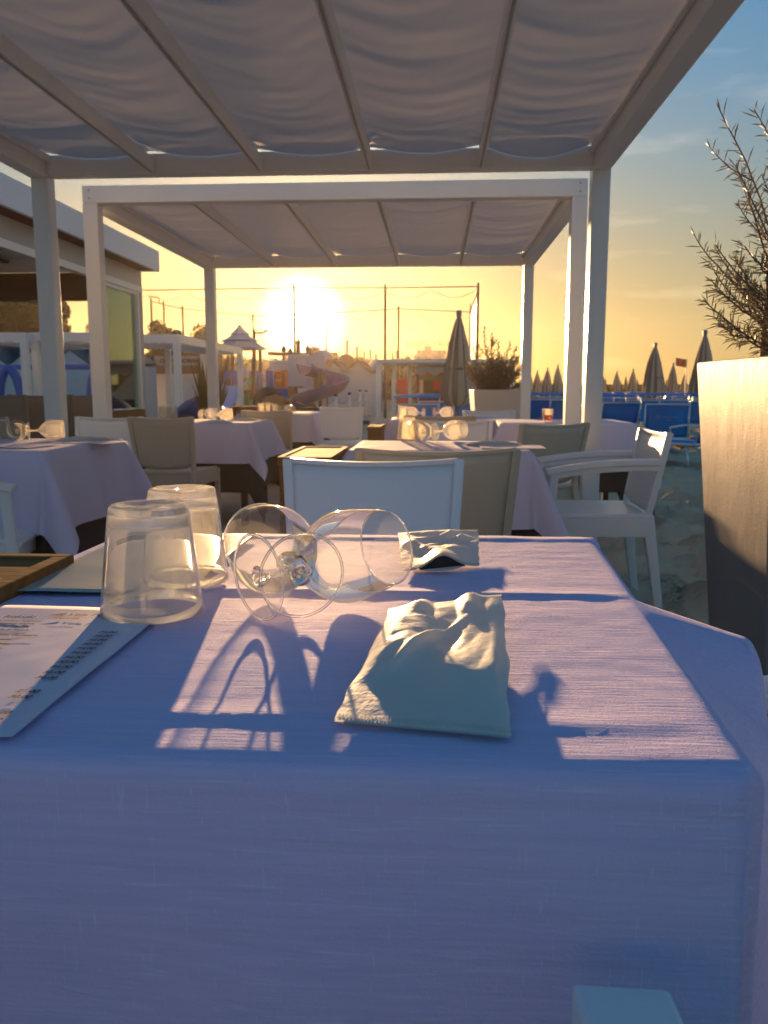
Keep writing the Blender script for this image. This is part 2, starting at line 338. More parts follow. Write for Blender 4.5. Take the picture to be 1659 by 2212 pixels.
# ---------------------------------------------------------------- pergolas
def pergola(name, label, y0, y1, top=2.30, x0=None, x1=None, amp=0.010, seed=0, posts=((0,0),(1,0),(0,1),(1,1)), sag_last=False):
    x0 = x0 if x0 is not None else XL; x1 = x1 if x1 is not None else XR
    t = thing(name, label, 'pergola', (x0, y0, 0), 0, 'white canopy pergolas over the tables')
    W = x1-x0; D = y1-y0; pw = 0.10; bh = 0.11; zb = top-bh
    for i, j in posts:
        b = MB(); b.box((i*(W-pw)+pw/2, j*(D-pw)+pw/2, zb/2-0.02), (pw, pw, zb+0.04)); b.build('post', M['white'], t, bevel=0.006)
    b = MB(); b.box((W/2, D-pw/2, top-bh/2), (W-0.004, pw, bh)); b.build('beam', M['white'], t, bevel=0.006)
    b = MB(); b.box((W/2, pw/2, top-bh/2), (W-0.004, pw, bh)); b.build('beam', M['white'], t, bevel=0.006)
    for i in (0, 1):
        b = MB(); b.box((i*(W-pw)+pw/2, D/2, top-bh/2+0.001), (pw, D-2*pw-0.004, bh+0.03)); b.build('side_beam', M['white'], t, bevel=0.006)
        b = MB(); b.box((pw+0.012+i*(W-2*pw-0.024), D/2, top-0.02), (0.02, D-2*pw-0.01, 0.04)); b.build('track', M['white'], t)
    for i in (0, 1):
        for j in (0, 1):
            b = MB(); xx = i*(W-pw)+pw/2; yy = j*(D-pw)+pw/2
            for dz in (0.03, 0.08): b.tube([(xx, yy-pw/2-0.003, top-dz), (xx, yy-pw/2+0.01, top-dz)], 0.007, 8)
            b.build('bolt', M['grey'], t)
    n = 5
    for k in range(1, n):
        x = pw + (W-2*pw)*k/n
        b = MB(); b.box((x, D/2, top-0.068), (0.034, D-2*pw-0.01, 0.075)); b.build('rafter', M['white'], t, bevel=0.004)
        b = MB(); b.box((x, D/2, top-0.108), (0.010, D-2*pw-0.03, 0.005)); b.build('rafter_channel', M['grey'], t)
    for k in range(n):
        a0 = pw+(W-2*pw)*k/n; a1 = pw+(W-2*pw)*(k+1)/n
        def fn(u, v, k=k):
            x = a0+(a1-a0)*u; y = pw+0.03+(D-2*pw-0.04)*v
            s = math.sin(math.pi*u)
            z = top-0.028 - 0.018*s*(1-0.8*sm(0.70, 0.97, v)) + 0.018*sm(0.72, 0.97, v)
            q = y*7.5 + 0.5*fbm((k*3+u, y*0.8, seed)) + 0.9*(s-0.5)
            arc = fbm((u*0.7+k*5, (y-0.13*s)*4.2, seed), 2)
            z += amp*(0.55*arc + 0.26*fbm((u*1.6+k*7, (y-0.16*s+0.05*math.sin(u*6+k))*12, seed+3), 3))*(0.35+0.65*math.sqrt(max(0,s)))
            e = sm(0.90, 1.0, v); z -= (0.010 if not (sag_last and k == n-1) else 0.045)*e*s - 0.020*e*(1-s)
            return (x, y, z)
        b = MB(); b.grid(fn, 26, 90); b.build('canopy_panel', M['canvas'], t, smooth=True)
    return t
XL = gy(100, 430, 5.05).x; XR = gy(1304, 430, 5.05).x
YF1 = gz(700, 379, 2.19).y
pergola('pergola', 'large white pergola overhead with five rippled canvas panels', YF1-3.05, YF1+0.0, posts=((0,1),(1,1),(0,0),(1,0)), seed=1, sag_last=True)
YN2 = gz(700, 393, 2.30).y
pergola('pergola', 'second white pergola framing the sunset beyond the chairs', YN2, YN2+3.0, seed=9)

# ---------------------------------------------------------------- chairs
def make_chair(name, label, loc, rz, m, arms=True, wb=0.50, lean=0.07, cat='chair', hb=0.79):
    t = thing(name, label, cat, loc, rz)
    w = wb/2; sw = 0.24 if arms else 0.215
    def seat(u, v):
        x = (u*2-1)*sw; y = -0.24+0.46*v
        return (x*(1-0.06*v), y, 0.435 - 0.018*math.sin(math.pi*u)*math.sin(math.pi*min(1, v*1.1)) - 0.02*(1-sm(0, 0.15, v)))
    b = MB(); b.grid(seat, 14, 14); b.build('seat', m, t, smooth=True, solid=0.022, bevel=0.004)
    b = MB()
    b.bar((-sw+0.015, -0.215, 0.395), (sw-0.015, -0.215, 0.385), 0.02, 0.080); b.bar((-sw+0.015, 0.20, 0.385), (sw-0.015, 0.20, 0.385), 0.02, 0.080)
    for s in (-1, 1): b.bar((s*(sw-0.012), -0.2, 0.385), (s*(sw-0.02), 0.2, 0.385), 0.02, 0.080)
    b.build('apron', m, t, bevel=0.004)
    def back(u, v):
        q = u*2-1; z = 0.455+(hb-0.455)*v; curve = 0.016*(1-q*q)
        x = q*(w-0.02)*(0.88+0.12*v)
        return (x, 0.205+lean*v+curve*(0.6+0.4*v), z - 0.012*(1-q*q)*v + (0.03*(q*q)**2 if v < 0.001 else 0))
    b = MB(); b.grid(back, 18, 8); b.build('backrest', m, t, smooth=True, solid=0.010)
    b = MB(); b.sweep([Vector(back(i/18, 1))+Vector((0,-0.002,0)) for i in range(19)], [0.022]*19, [0.013]*19)
    b.build('top_rim', m, t, bevel=0.003)
    for s in (-1, 1):
        wt = w-0.015; wl = (w-0.02)*0.88+0.006
        b = MB(); b.bar((s*wl, 0.205, 0.42), (s*wt, 0.205+lean, hb+0.003), 0.026, 0.030, up=(0,1,0)); b.build('back_post', m, t, bevel=0.005)
        b = MB(); b.bar((s*wl, 0.205, 0.44), (s*(wl+0.015), 0.275, -0.03), 0.040, 0.050, up=(0,1,0), w2=0.030, h2=0.034); b.build('leg', m, t, bevel=0.006)
        b = MB()
        if arms:
            b.bar((s*0.258, -0.20, 0.63), (s*0.245, -0.215, 0.40), 0.030, 0.034, up=(0,1,0), w2=0.034, h2=0.04)
            b.bar((s*0.245, -0.215, 0.42), (s*0.240, -0.235, -0.03), 0.034, 0.040, up=(0,1,0), w2=0.026, h2=0.028)
        else: b.bar((s*0.198, -0.215, 0.42), (s*0.200, -0.235, -0.03), 0.034, 0.036, up=(0,1,0), w2=0.026, h2=0.028)
        b.build('leg', m, t, bevel=0.005)
        if arms:
            b = MB(); pts = []
            for k in range(13):
                q = k/12; y = -0.235+0.475*q
                pts.append(Vector((s*(0.260-0.014*q), y, 0.640+0.030*math.sin(q*math.pi*0.55)-0.012*(1-q)**4)))
            b.sweep(pts, [0.054-0.012*(k/12) for k in range(13)], [0.026]*13)
            b.sweep([p_-Vector((0,0,0.022)) for p_ in pts[1:]], [0.022]*12, [0.030]*12)
            b.build('armrest', m, t, bevel=0.004)
    return t
# chair heading: rz = 0 faces -Y (towards the camera)
def at(x, Y): 
    p = gy(x, 900, Y); return (p.x, p.y, 0)
ch_w = make_chair('dining_chair', 'white resin armchair facing us across the nearest table', (gz((583+1012)/2, 1040, 0.79).x*0+gy(797, 1000, 1.93).x, 1.86, 0), R(1), M['resin'], arms=False, wb=0.475)
ch_b = make_chair('dining_chair', 'beige armchair with its back turned, behind the white one and before the table with glasses', (gy(936, 940, 3.02).x, 2.80, 0), R(183), M['beige'], arms=False, wb=0.515, lean=0.06)
ch_n = make_chair('dining_chair', 'beige armless chair with its back turned, at the middle left table', (gy(403, 900, 5.75).x, 5.52, 0), R(176), M['beige'], arms=False, wb=0.45, hb=0.795)

# ---------------------------------------------------------------- tables and cloths
def rr_(r, rad): return r-rad*1.5
T0S = {}
def drape(x0, x1, y0, y1, z, drop, step=0.02, flare=0.10, pleat=0.012, side=None, seed=0, top=None, rad=0.012, skew=0, bend=0):
    """cloth laid over a rectangular table; side(which, s, a) may return (tilt angle) for the overhang"""
    W = x1-x0; D = y1-y0
    nu = max(8, int((W+2*drop)/step)); nv = max(8, int((D+2*drop)/step))
    def fn(u, v):
        px = -drop+(W+2*drop)*u; py = -drop+(D+2*drop)*v
        ax = -px if px < 0 else (px-W if px > W else 0); sx = -1 if px < 0 else 1
        ay = -py if py < 0 else (py-D if py > D else 0); sy = -1 if py < 0 else 1
        cx = min(max(px, 0), W); cy = min(max(py, 0), D)
        r = math.hypot(ax, ay); zz = z; shr = skew*(T0S['y1']-(y0+cy)) if skew else 0.0
        x0_ = x0 - shr*(0.020+0.042*cx/W)
        if r == 0:
            h = top(x0+cx, y0+cy) if top else 0.0008*fbm((cx*6, cy*6, seed))
            return (x0_+cx, y0+cy, z+h)
        dx = sx*ax/r; dy = sy*ay/r
        s = (cx if ay > ax else cy)
        al = math.atan(flare + (0.10 if ax and ay else 0)*1.0)
        if side: al = side(ax*sx, ay*sy, x0+cx, y0+cy, al)
        if r < rad*1.5:
            q = r/(rad*1.5)*(math.pi/2-al); o = rad*math.sin(q); dn = rad*(1-math.cos(q))
        else:
            q = math.pi/2-al; rr = r-rad*1.5; o = rad*math.sin(q)+rr*math.sin(al); dn = rad*(1-math.cos(q))+rr*math.cos(al)
        if bend and px > W and rr_(r, rad) > bend and not ay:
            e = rr_(r, rad)-bend; o -= e*(math.sin(al)-0.05); dn += e*(1-math.cos(al))
        corner = min(ax, ay)/max(drop, 1e-6)
        wv = pleat*math.sin(s*17+seed)*sm(0, drop, r)*(1-corner) + pleat*0.7*fbm((s*5, r*3, seed+2))*sm(0, drop*0.7, r)
        if skew and ay and py < 0:
            wv += 0.010*fbm((s*2.2+r*1.5, r*1.2, 4.0), 2)*sm(0.02, 0.3, r) + 0.0022*fbm((s*2.0, r*22, 6.0), 2)*sm(0.01, 0.05, r)
        if ax and ay:   # folded corner
            ph = math.atan2(ay, ax); o2 = o*(1+0.9*math.sin(2*ph)**2); o = o2 if not (skew and px > W and py < 0) else 0.004+0.22*o
            wv += (0.035 if not skew else 0.004)*math.sin(4*ph)*r/drop
            dx2 = dx*math.cos(wv*2)-dy*math.sin(wv*2)*sx*sy; dx, dy = dx2, dy
        return (x0_+cx+dx*(o+wv), y0+cy+dy*(o+wv), z-dn)
    b = MB(); b.grid(fn, nu, nv); return b
def table(x0, x1, y0, y1, label, cl_label, drop=0.30, seed=0, z=0.735, under=True, grp='tables laid for dinner'):
    W = x1-x0; D = y1-y0
    t = thing('dining_table', label, 'table', (x0+W/2, y0+D/2, 0), 0, grp)
    b = MB(); b.box((0, 0, z-0.022), (W-0.012, D-0.012, 0.028)); b.build('tabletop', M['wood_dark'], t)
    for i in (-1, 1):
        for j in (-1, 1):
            b = MB(); b.box((i*(W/2-0.05), j*(D/2-0.05), (z-0.04)/2-0.02), (0.045, 0.045, z)); b.build('leg', M['wood_dark'], t)
    if under:
        o = drape(x0+0.003, x1-0.003, y0+0.003, y1-0.003, z-0.005, 0.50, 0.04, flare=0.035, pleat=0.012, seed=seed+4, rad=0.006).build('undercloth', M['under'], smooth=True)
        tag(o, 'dark brown undercloth below the pale cloth of ' + cl_label, 'tablecloth', 'dark brown undercloths')
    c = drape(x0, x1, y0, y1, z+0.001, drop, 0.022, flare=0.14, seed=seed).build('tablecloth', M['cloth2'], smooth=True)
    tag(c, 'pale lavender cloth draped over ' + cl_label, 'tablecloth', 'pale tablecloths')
    return t

# --- nearest table
T0 = dict(x0=gz(0, 1481/1.1573, 0.735).x, x1=0, y0=0.535, y1=0)
_fr = gz(1262, 1160, 0.735); T0['x1'] = _fr.x+0.004; T0['y1'] = _fr.y
YR1 = gz(700, 1280, 0.735).y; YR2 = gz(700, 1556, 0.735).y
T0['y0'] = gz(700, 1632, 0.735).y
T0S.update(T0)
def ridge(d, h, wfar, wnear):
    return h*math.exp(-(d/(wfar if d > 0 else wnear))**2)
def top0(x, y):
    wob = 0.003*fbm((x*3, 0, 2)) 
    fade = 0.72+0.28*fbm((x*4, 1, 8))
    h = ridge(y-YR1+wob, 0.0040, 0.02, 0.005)*fade*(1-0.6*sm(T0['x1']-0.05, T0['x1'], x))
    h += ridge(y-YR2-wob, 0.0030, 0.022, 0.006)*fade*(1-0.8*sm(T0['x1']-0.05, T0['x1'], x))
    h += ridge(y-(T0['y1']-0.03), 0.002, 0.012, 0.012) + 0.0007*math.exp(-((y-T0['y0']-0.012)/0.0016)**2)
    h += 0.0014*fbm((x*5, y*5, 3), 3) + 0.0005*fbm((x*30, y*50, 9), 2)
    return max(h, -0.006)
LIFT = [(0.0, 1), (0.525, 1), (0.62, 20), (0.75, 50), (0.90, 73), (0.93, 72), (0.965, 40), (1.0, 13), (3, 8)]
def side0(ax, ay, x, y, al):
    if ax > 0:
        for (a, p), (b, q) in zip(LIFT, LIFT[1:]):
            if a <= y <= b: return R(p+(q-p)*sm(a, b, y)) * (1 if ay == 0 else max(0.15, 1-abs(ay)/0.25))
    return R(3.5)
t0 = thing('dining_table', 'nearest table under the bright lavender blue cloth', 'table', ((T0['x0']+T0['x1'])/2, (T0['y0']+T0['y1'])/2, 0), 0, 'tables laid for dinner')
_W = T0['x1']-T0['x0']; _D = T0['y1']-T0['y0']
b = MB(); b.box((-0.016, 0, 0.712), (_W-0.09, _D-0.03, 0.025)); b.build('tabletop', M['wood_dark'], t0)
for i in (-1, 1):
    for j in (-1, 1):
        b = MB(); b.box((i*(_W/2-0.06), j*(_D/2-0.06), 0.34), (0.045, 0.045, 0.72)); b.build('leg', M['wood_dark'], t0)
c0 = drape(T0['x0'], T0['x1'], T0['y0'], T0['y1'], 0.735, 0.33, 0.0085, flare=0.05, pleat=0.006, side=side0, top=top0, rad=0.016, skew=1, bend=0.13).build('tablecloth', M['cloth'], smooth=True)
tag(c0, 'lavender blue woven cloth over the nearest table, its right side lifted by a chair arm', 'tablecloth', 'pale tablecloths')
TZ = 0.7365

# other tables
P = gz(98, 975, 0.735); Q = gz(273, 946, 0.735); XT1 = (P.x+Q.x)/2
table(XT1-0.80, XT1, P.y, P.y+0.82, 'table at the left frame edge under a pale cloth with a pointed corner', 'the table at the left frame edge', 0.33, 1)
P2 = gz(536, 914, 0.735); Q2 = gz(300, 912, 0.735)
table(Q2.x-0.02, P2.x, P2.y, P2.y+0.80, 'middle left table behind the beige armless chair', 'middle left table', 0.30, 2)
P3 = gz(672, 893, 0.735)
table(P3.x-0.75, P3.x, P3.y, P3.y+0.8, 'farthest left table where the low sun glares on the cloth', 'farthest left table', 0.30, 3)
P4 = gz(1148, 975, 0.735); XL4 = gz(752, 974, 0.735).x
table(XL4, P4.x, P4.y, P4.y+0.62, 'centre table behind the two nearest chair backs', 'the centre table', 0.31, 4)
P5 = gz(845, 907, 0.735)
table(P5.x, P5.x+0.85, P5.y, P5.y+0.75, 'far centre table before the striped parasol', 'the far centre table before the striped parasol', 0.30, 5)
P6 = gz(1372, 914, 0.735)
table(P6.x-0.95, P6.x, P6.y, P6.y+0.75, 'table right of the pergola posts with a pink drink', 'the table by the posts', 0.34, 6)

arm_w = make_chair('dining_chair', 'white armchair facing left in sunlight, right of the centre table', (gz(1400, 930, 0.79).x-0.25, gz(1400, 930, 0.79).y-0.02, 0), R(-90), M['resin'], wb=0.50)
# more chairs
def chair_at(proto, x, Y, rz, label, dy=0.0):
    p = gy(x, 900, Y); return dup(proto, (p.x, Y+dy, 0), rz, label)
chair_at(ch_w, 200, 5.15, R(0), 'white armchair facing us behind the left frame edge table')
dup(arm_w, (gz(30, 1045, 0.65).x-0.320, gz(30, 1045, 0.65).y+0.25, 0), R(104), 'white armchair at the left frame edge of which only an arm and a leg show')
dup(arm_w, (T0['x1']+0.355, 0.66, 0), R(-90), 'white armchair under the lifted right side of the nearest cloth')
chair_at(ch_n, 592, 7.3, R(178), 'beige chair with its back turned between the two left rear tables')
chair_at(ch_w, 720, 7.9, R(4), 'small white chair back behind the farthest left table', 0.6)
chair_at(ch_w, 985, 4.6, R(2), 'white chair back facing us behind the glasses of the centre table', 0.05)
chair_at(ch_b, 950, 6.1, R(180), 'grey beige chair back before the far centre table')
chair_at(ch_w, 1075, 6.9, R(8), 'pale chair back between the beige ones, in front of the square planter', 0.25)
arm_b = make_chair('dining_chair', 'x', (0, 0, 0), 0, M['beige'], wb=0.50)
_p = gy(1128, 900, 4.75); arm_b.location = (_p.x, 4.75, 0); arm_b.rotation_euler = (0, 0, R(215)); arm_b['label'] = 'taupe chair back turned aside near the right posts'
#, 'taupe chair back turned aside near the right posts')
# chair whose arm end shows at the bottom edge
_a = gz(1374, 2212, 0.64)
dup(arm_w, (_a.x-0.262, 0.190, 0), R(180), 'white armchair on our side of the nearest table, one arm end showing')

# ---------------------------------------------------------------- wooden side boxes
def side_box(label, x0, x1, y0, y1, z=0.735, rz=0):
    t = thing('wooden_box', label, 'wooden box', ((x0+x1)/2, (y0+y1)/2, 0), rz, 'wooden boxes beside the tables')
    W = x1-x0; D = y1-y0
    n = max(3, round(D/0.12))
    for k in range(n):
        b = MB(); y = -D/2+D*(k+0.5)/n; b.box((0, y, z-0.009), (W-0.045, D/n-0.003, 0.016)); b.build('plank', M['wood'], t, bevel=0.001)
    for s in (-1, 1):
        b = MB(); b.box((s*(W/2-0.01), 0, z-0.012), (0.022, D, 0.03)); b.build('rim', M['wood'], t, bevel=0.002)
        b = MB(); b.box((0, s*(D/2+0.011), z-0.012), (W, 0.022, 0.03)); b.build('rim', M['wood'], t, bevel=0.002)
        b = MB(); b.box((s*(W/2-0.012), 0, (z-0.03)/2), (0.018, D-0.01, z-0.03)); b.build('side_panel', M['wood'], t)
        b = MB(); b.box((0, s*(D/2-0.01), (z-0.03)/2), (W-0.05, 0.018, z-0.03)); b.build('front_panel', M['wood'], t)
    return t
_p = gz(150, 1208, 0.75)
side_box('wooden box at the left frame edge beside the nearest table', _p.x-0.42, _p.x-0.003, _p.y-0.52, _p.y, 0.75)
_p = gz(775, 962, 0.735); _q = gz(600, 985, 0.735)
side_box('sunlit wooden box left of the centre table', _q.x, XL4-0.03, _q.y, _p.y-0.05, 0.73)
_p = gz(793, 922, 0.70)
side_box('smallest wooden box before the white rope posts', _p.x, P5.x-0.05, _p.y, _p.y+0.45, 0.70)
_p = gy(562, 890, 7.6)
side_box('low wooden box behind the middle left table', _p.x-0.5, _p.x, 8.6, 9.0, 0.80)

# ---------------------------------------------------------------- tumblers
def tumbler_prof(r0=0.0485, r1=0.0365, h=0.104):
    # upside down: rim at z=0, thick base on top
    o = [(r0-0.0010, 0.0), (r0, 0.0008)]
    for k in range(1, 9):
        q = k/9; o.append((r0+(r1-r0)*q, h*q))
    o += [(r1+0.0002, h-0.006), (r1-0.0003, h-0.002), (r1-0.0025, h), (r1-0.007, h-0.0002), (r1-0.012, h-0.0018), (0.0002, h-0.002)]
    i = [(0.0002, h-0.013), (r1-0.008, h-0.0135), (r1-0.0030, h-0.017)]
    for k in range(8, 0, -1):
        q = k/9; i.append((r0+(r1-r0)*q-0.0021, min(h*q, h-0.018)))
    i += [(r0-0.0021, 0.0008), (r0-0.0010, 0.0)]
    return o+i
def tumbler(name, label, loc, m, n=48, group='tumblers standing upside down', rz=0.0, sc=1.0, tilt=0.0):
    b = MB(); b.lathe(tumbler_prof(), n)
    o = b.build(name, m, smooth=True, loc=loc); o.rotation_euler = (0, tilt, rz); o.scale = (sc,)*3
    return tag(o, label, 'glass', group)
p = gz(330, 1326, TZ)
tumbler('tumbler', 'upturned glass tumbler nearest to us, standing over the menu edge', (p.x, p.y, TZ+0.0025), M['tumbler'], sc=1.10)
p = gz(400, 1256, TZ)
tumbler('tumbler', 'upturned glass tumbler behind the nearest one on the same table', (p.x, p.y+0.0, TZ+0.002), M['tumbler'], sc=1.10)

# ---------------------------------------------------------------- stemmed glasses lying down
def goblet_parts(t, mthin, mthick, n=48):
    # local: axis +Z from foot (z=0) to rim
    b = MB(); b.lathe([(0.0001, 0.0012), (0.012, 0.0011), (0.028, 0.0007), (0.0385, 0.0006)], n); b.build('foot_disc', mthin, t, smooth=True)
    b = MB(); b.lathe([(0.0392+0.0015*math.cos(a), 0.0012+0.0012*math.sin(a)) for a in [2*math.pi*k/8 for k in range(9)]], n); b.build('foot_rim', mthick, t, smooth=True)
    fo = [(0.0105, 0.0016), (0.0075, 0.0045),
          (0.0048, 0.012), (0.0040, 0.026), (0.0042, 0.036), (0.0062, 0.044), (0.0115, 0.0495), (0.0002, 0.0535)]
    b = MB(); b.lathe(fo, n); b.build('stem', mthick, t, smooth=True)
    bo = []
    for k in range(25):
        q = k/24
        z = 0.0495+0.108*q
        r = 0.0115+0.0345*math.sin(min(1, q/0.50)*math.pi/2)**0.85 if q < 0.5 else 0.046-0.0068*((q-0.5)/0.5)**1.6
        bo.append((r, z))
    b = MB(); b.lathe(bo, n); b.build('bowl', mthin, t, smooth=True)
    pts = [(math.cos(a)*0.0392, math.sin(a)*0.0392, 0.1575) for a in [2*math.pi*k/n for k in range(n+1)]]
    b = MB(); b.tube(pts, 0.0010, 8, caps=False); b.build('rim', mthick, t, smooth=True)
def goblet(label, foot, d, m1, m2, n=48, roll=0.0, group='stemmed glasses lying on their sides', lift=0.0, sc=1.0, z=None):
    t = thing('wine_glass', label, 'wine glass', (0, 0, 0), 0, group)
    goblet_parts(t, m1, m2, n)
    rf, rb, zb = 0.041*sc, 0.046*sc, 0.1035*sc
    # foot rim and belly touch the table
    slope = math.asin((rb-rf)/zb)
    dv = Vector((d[0], d[1], 0)).normalized(); ax = (dv*math.cos(slope)+Vector((0,0,math.sin(slope)))).normalized()
    z = TZ if z is None else z
    t.rotation_euler = (ax.to_track_quat('Z', 'Y')).to_euler()
    t.location = (foot[0], foot[1], z+rf*math.cos(slope)+0.0015+lift); t.scale = (sc,)*3
    return t
GS = 1.11
pa = gz(650, 1338, TZ); goA = goblet('wine glass with its round foot towards us, bowl pointing back left', (pa.x+0.003, pa.y-0.004, 0), (-0.44, 0.90), M['thin'], M['glass'], sc=GS)
pb = gz(556, 1352, TZ); goB = goblet('wine glass with its bowl open to the right, by the small pouch', (pb.x-0.002, pb.y+0.012, 0), (0.70, 0.71), M['thin'], M['glass'], sc=GS)

# ---------------------------------------------------------------- menus
def text_mesh(body, size, align='LEFT', italic=True, space=1.9, bold=0.0, name='printed_text'):
    c = bpy.data.curves.new('t', 'FONT'); c.body = body; c.size = size; c.align_x = align; c.space_line = space
    c.shear = 0.3 if italic else 0; c.offset = bold; c.fill_mode = 'FRONT' if hasattr(c, 'fill_mode') else 'FRONT'
    o = bpy.data.objects.new('t', c); S.collection.objects.link(o)
    dg = bpy.context.evaluated_depsgraph_get(); dg.update()
    me = bpy.data.meshes.new_from_object(o.evaluated_get(dg)); me.name = name
    bpy.data.objects.remove(o); bpy.data.curves.remove(c); return me
def put_text(body, size, loc, m, parent, **k):
    me = text_mesh(body, size, **k); me.materials.clear(); me.materials.append(m)
    o = bpy.data.objects.new('printed_text', me); S.collection.objects.link(o); o.parent = parent; o.location = loc; return o
def sheet(name, label, x0, x1, y0, y1, m, base=None, curl=0.0):
    t = thing(name, label, 'menu', (x1, y1, TZ+0.003))
    W = x1-x0; D = y1-y0
    b = MB(); b.grid(lambda u, v: (-W+W*u, -D+D*v, 0.0012+0.0012*fbm((u*2, v*2, 3))+curl*(1-v)**6), 20, 26)
    b.build('paper', m, t, smooth=True, solid=0.0004); return t
_e = gz(345, 1345, TZ); _f = gz(60, 1568, TZ); XM = (_e.x+_f.x)/2; YM = gz(120, 1318, TZ).y
def menu_z(me_o): pass
mt = sheet('menu', 'printed wine menu with prices at the left edge of the nearest table', XM-0.225, XM, YM-0.33, YM, M['paper'])
TX = 0.0032
def ml(x, y): p = gz(x, y, TZ+0.004); return (p.x-XM, p.y-YM)
_l = ml(125, 1334)
put_text('Vela Blu', 0.0125, (_l[0]+0.008, _l[1], TX), M['ink_red'], mt, bold=0.0003)
b = MB(); lx_, ly_ = _l; b.add([(lx_-0.012, ly_, TX), (lx_+0.005, ly_, TX), (lx_+0.006, ly_+0.011, TX), (lx_-0.003, ly_+0.006, TX)], [(0,1,2,3)]); b.build('sail_logo', M['ink_red'], mt)
_l = ml(8, 1338); b = MB()
for k in range(8): b.tube([(_l[0]+0.004*k, _l[1], TX), (_l[0]+0.003+0.004*k, _l[1]+0.009-0.003*(k % 3), TX), (_l[0]+0.006+0.004*k, _l[1]+0.001, TX)], 0.0003, 4)
b.build('sketch_logo', M['ink'], mt)
_l = ml(112, 1341); put_text('BOLLICINE', 0.0056, (_l[0], _l[1], TX), M['ink'], mt, bold=0.0002)
lines = [(1348, 'Marchese Antinori Brut ( al calice 7,00 € )'), (1354, 'e fiori di rosa bianca, sentori di pesca bianca'), (1367, 'Rosa, intensa piacevole nota delicata di burro'), (1373, '( 5,00 € )'),
 (1379, 'a. Ricco di aromi di frutti esotici e agrumi, sfumature'), (1389, 'e ricchi e complessi di frutta fresca ed agrumi'), (1398, 'rosa complessi di frutti rossi di bosco. Fruttato'), (1408, 'fruttati con sentori speziati. Vena acidula'),
 (1419, 'gusto piacevole e buona salinita'), (1430, 'salvia e agrumi freschi'), (1441, 'marino. Corposo e lunga persistenza'), (1452, 'e'), (1478, 'fresco sapido e balsamico'), (1490, 'te'), (1523, 'y'), (1536, 'a')]
for k, (yy, tx_) in enumerate(lines):
    ind = 0.0 if len(tx_) > 30 else 0.0
    put_text(tx_, 0.0062 if k else 0.0066, (-0.222+ind, ml(100, yy)[1], TX), M['ink'], mt, bold=0.0002 if not k else 0.0004)
for yy, tx_ in zip((1369, 1378, 1387, 1396, 1405.6, 1415.5, 1426, 1436, 1447, 1459, 1471, 1502, 1515, 1551, 1567), ('34,00', '34,00', '34,00', '30,00', '34,00', '34,00', '34,00', '30,00', '34,00', '32,00', '34,00', '26,00', '30,00', '15,00', '20,00')):
    put_text(tx_, 0.0078, (-0.020, ml(200, yy+2)[1], TX), M['ink'], mt, align='RIGHT', bold=0.0003)
_g = gz(20, 1284, TZ)
m2 = sheet('menu', 'greenish laminated menu under the tumblers on the far left of the nearest table', _g.x, _g.x+0.205, _g.y, T0['y1']-0.035, M['paper2'])
put_text('FRITTI\ncalamari e gamberi\nverdure di stagione\npane e coperto\nacqua naturale', 0.006, (-0.128, -0.06, TX), M['ink'], m2, space=1.4)

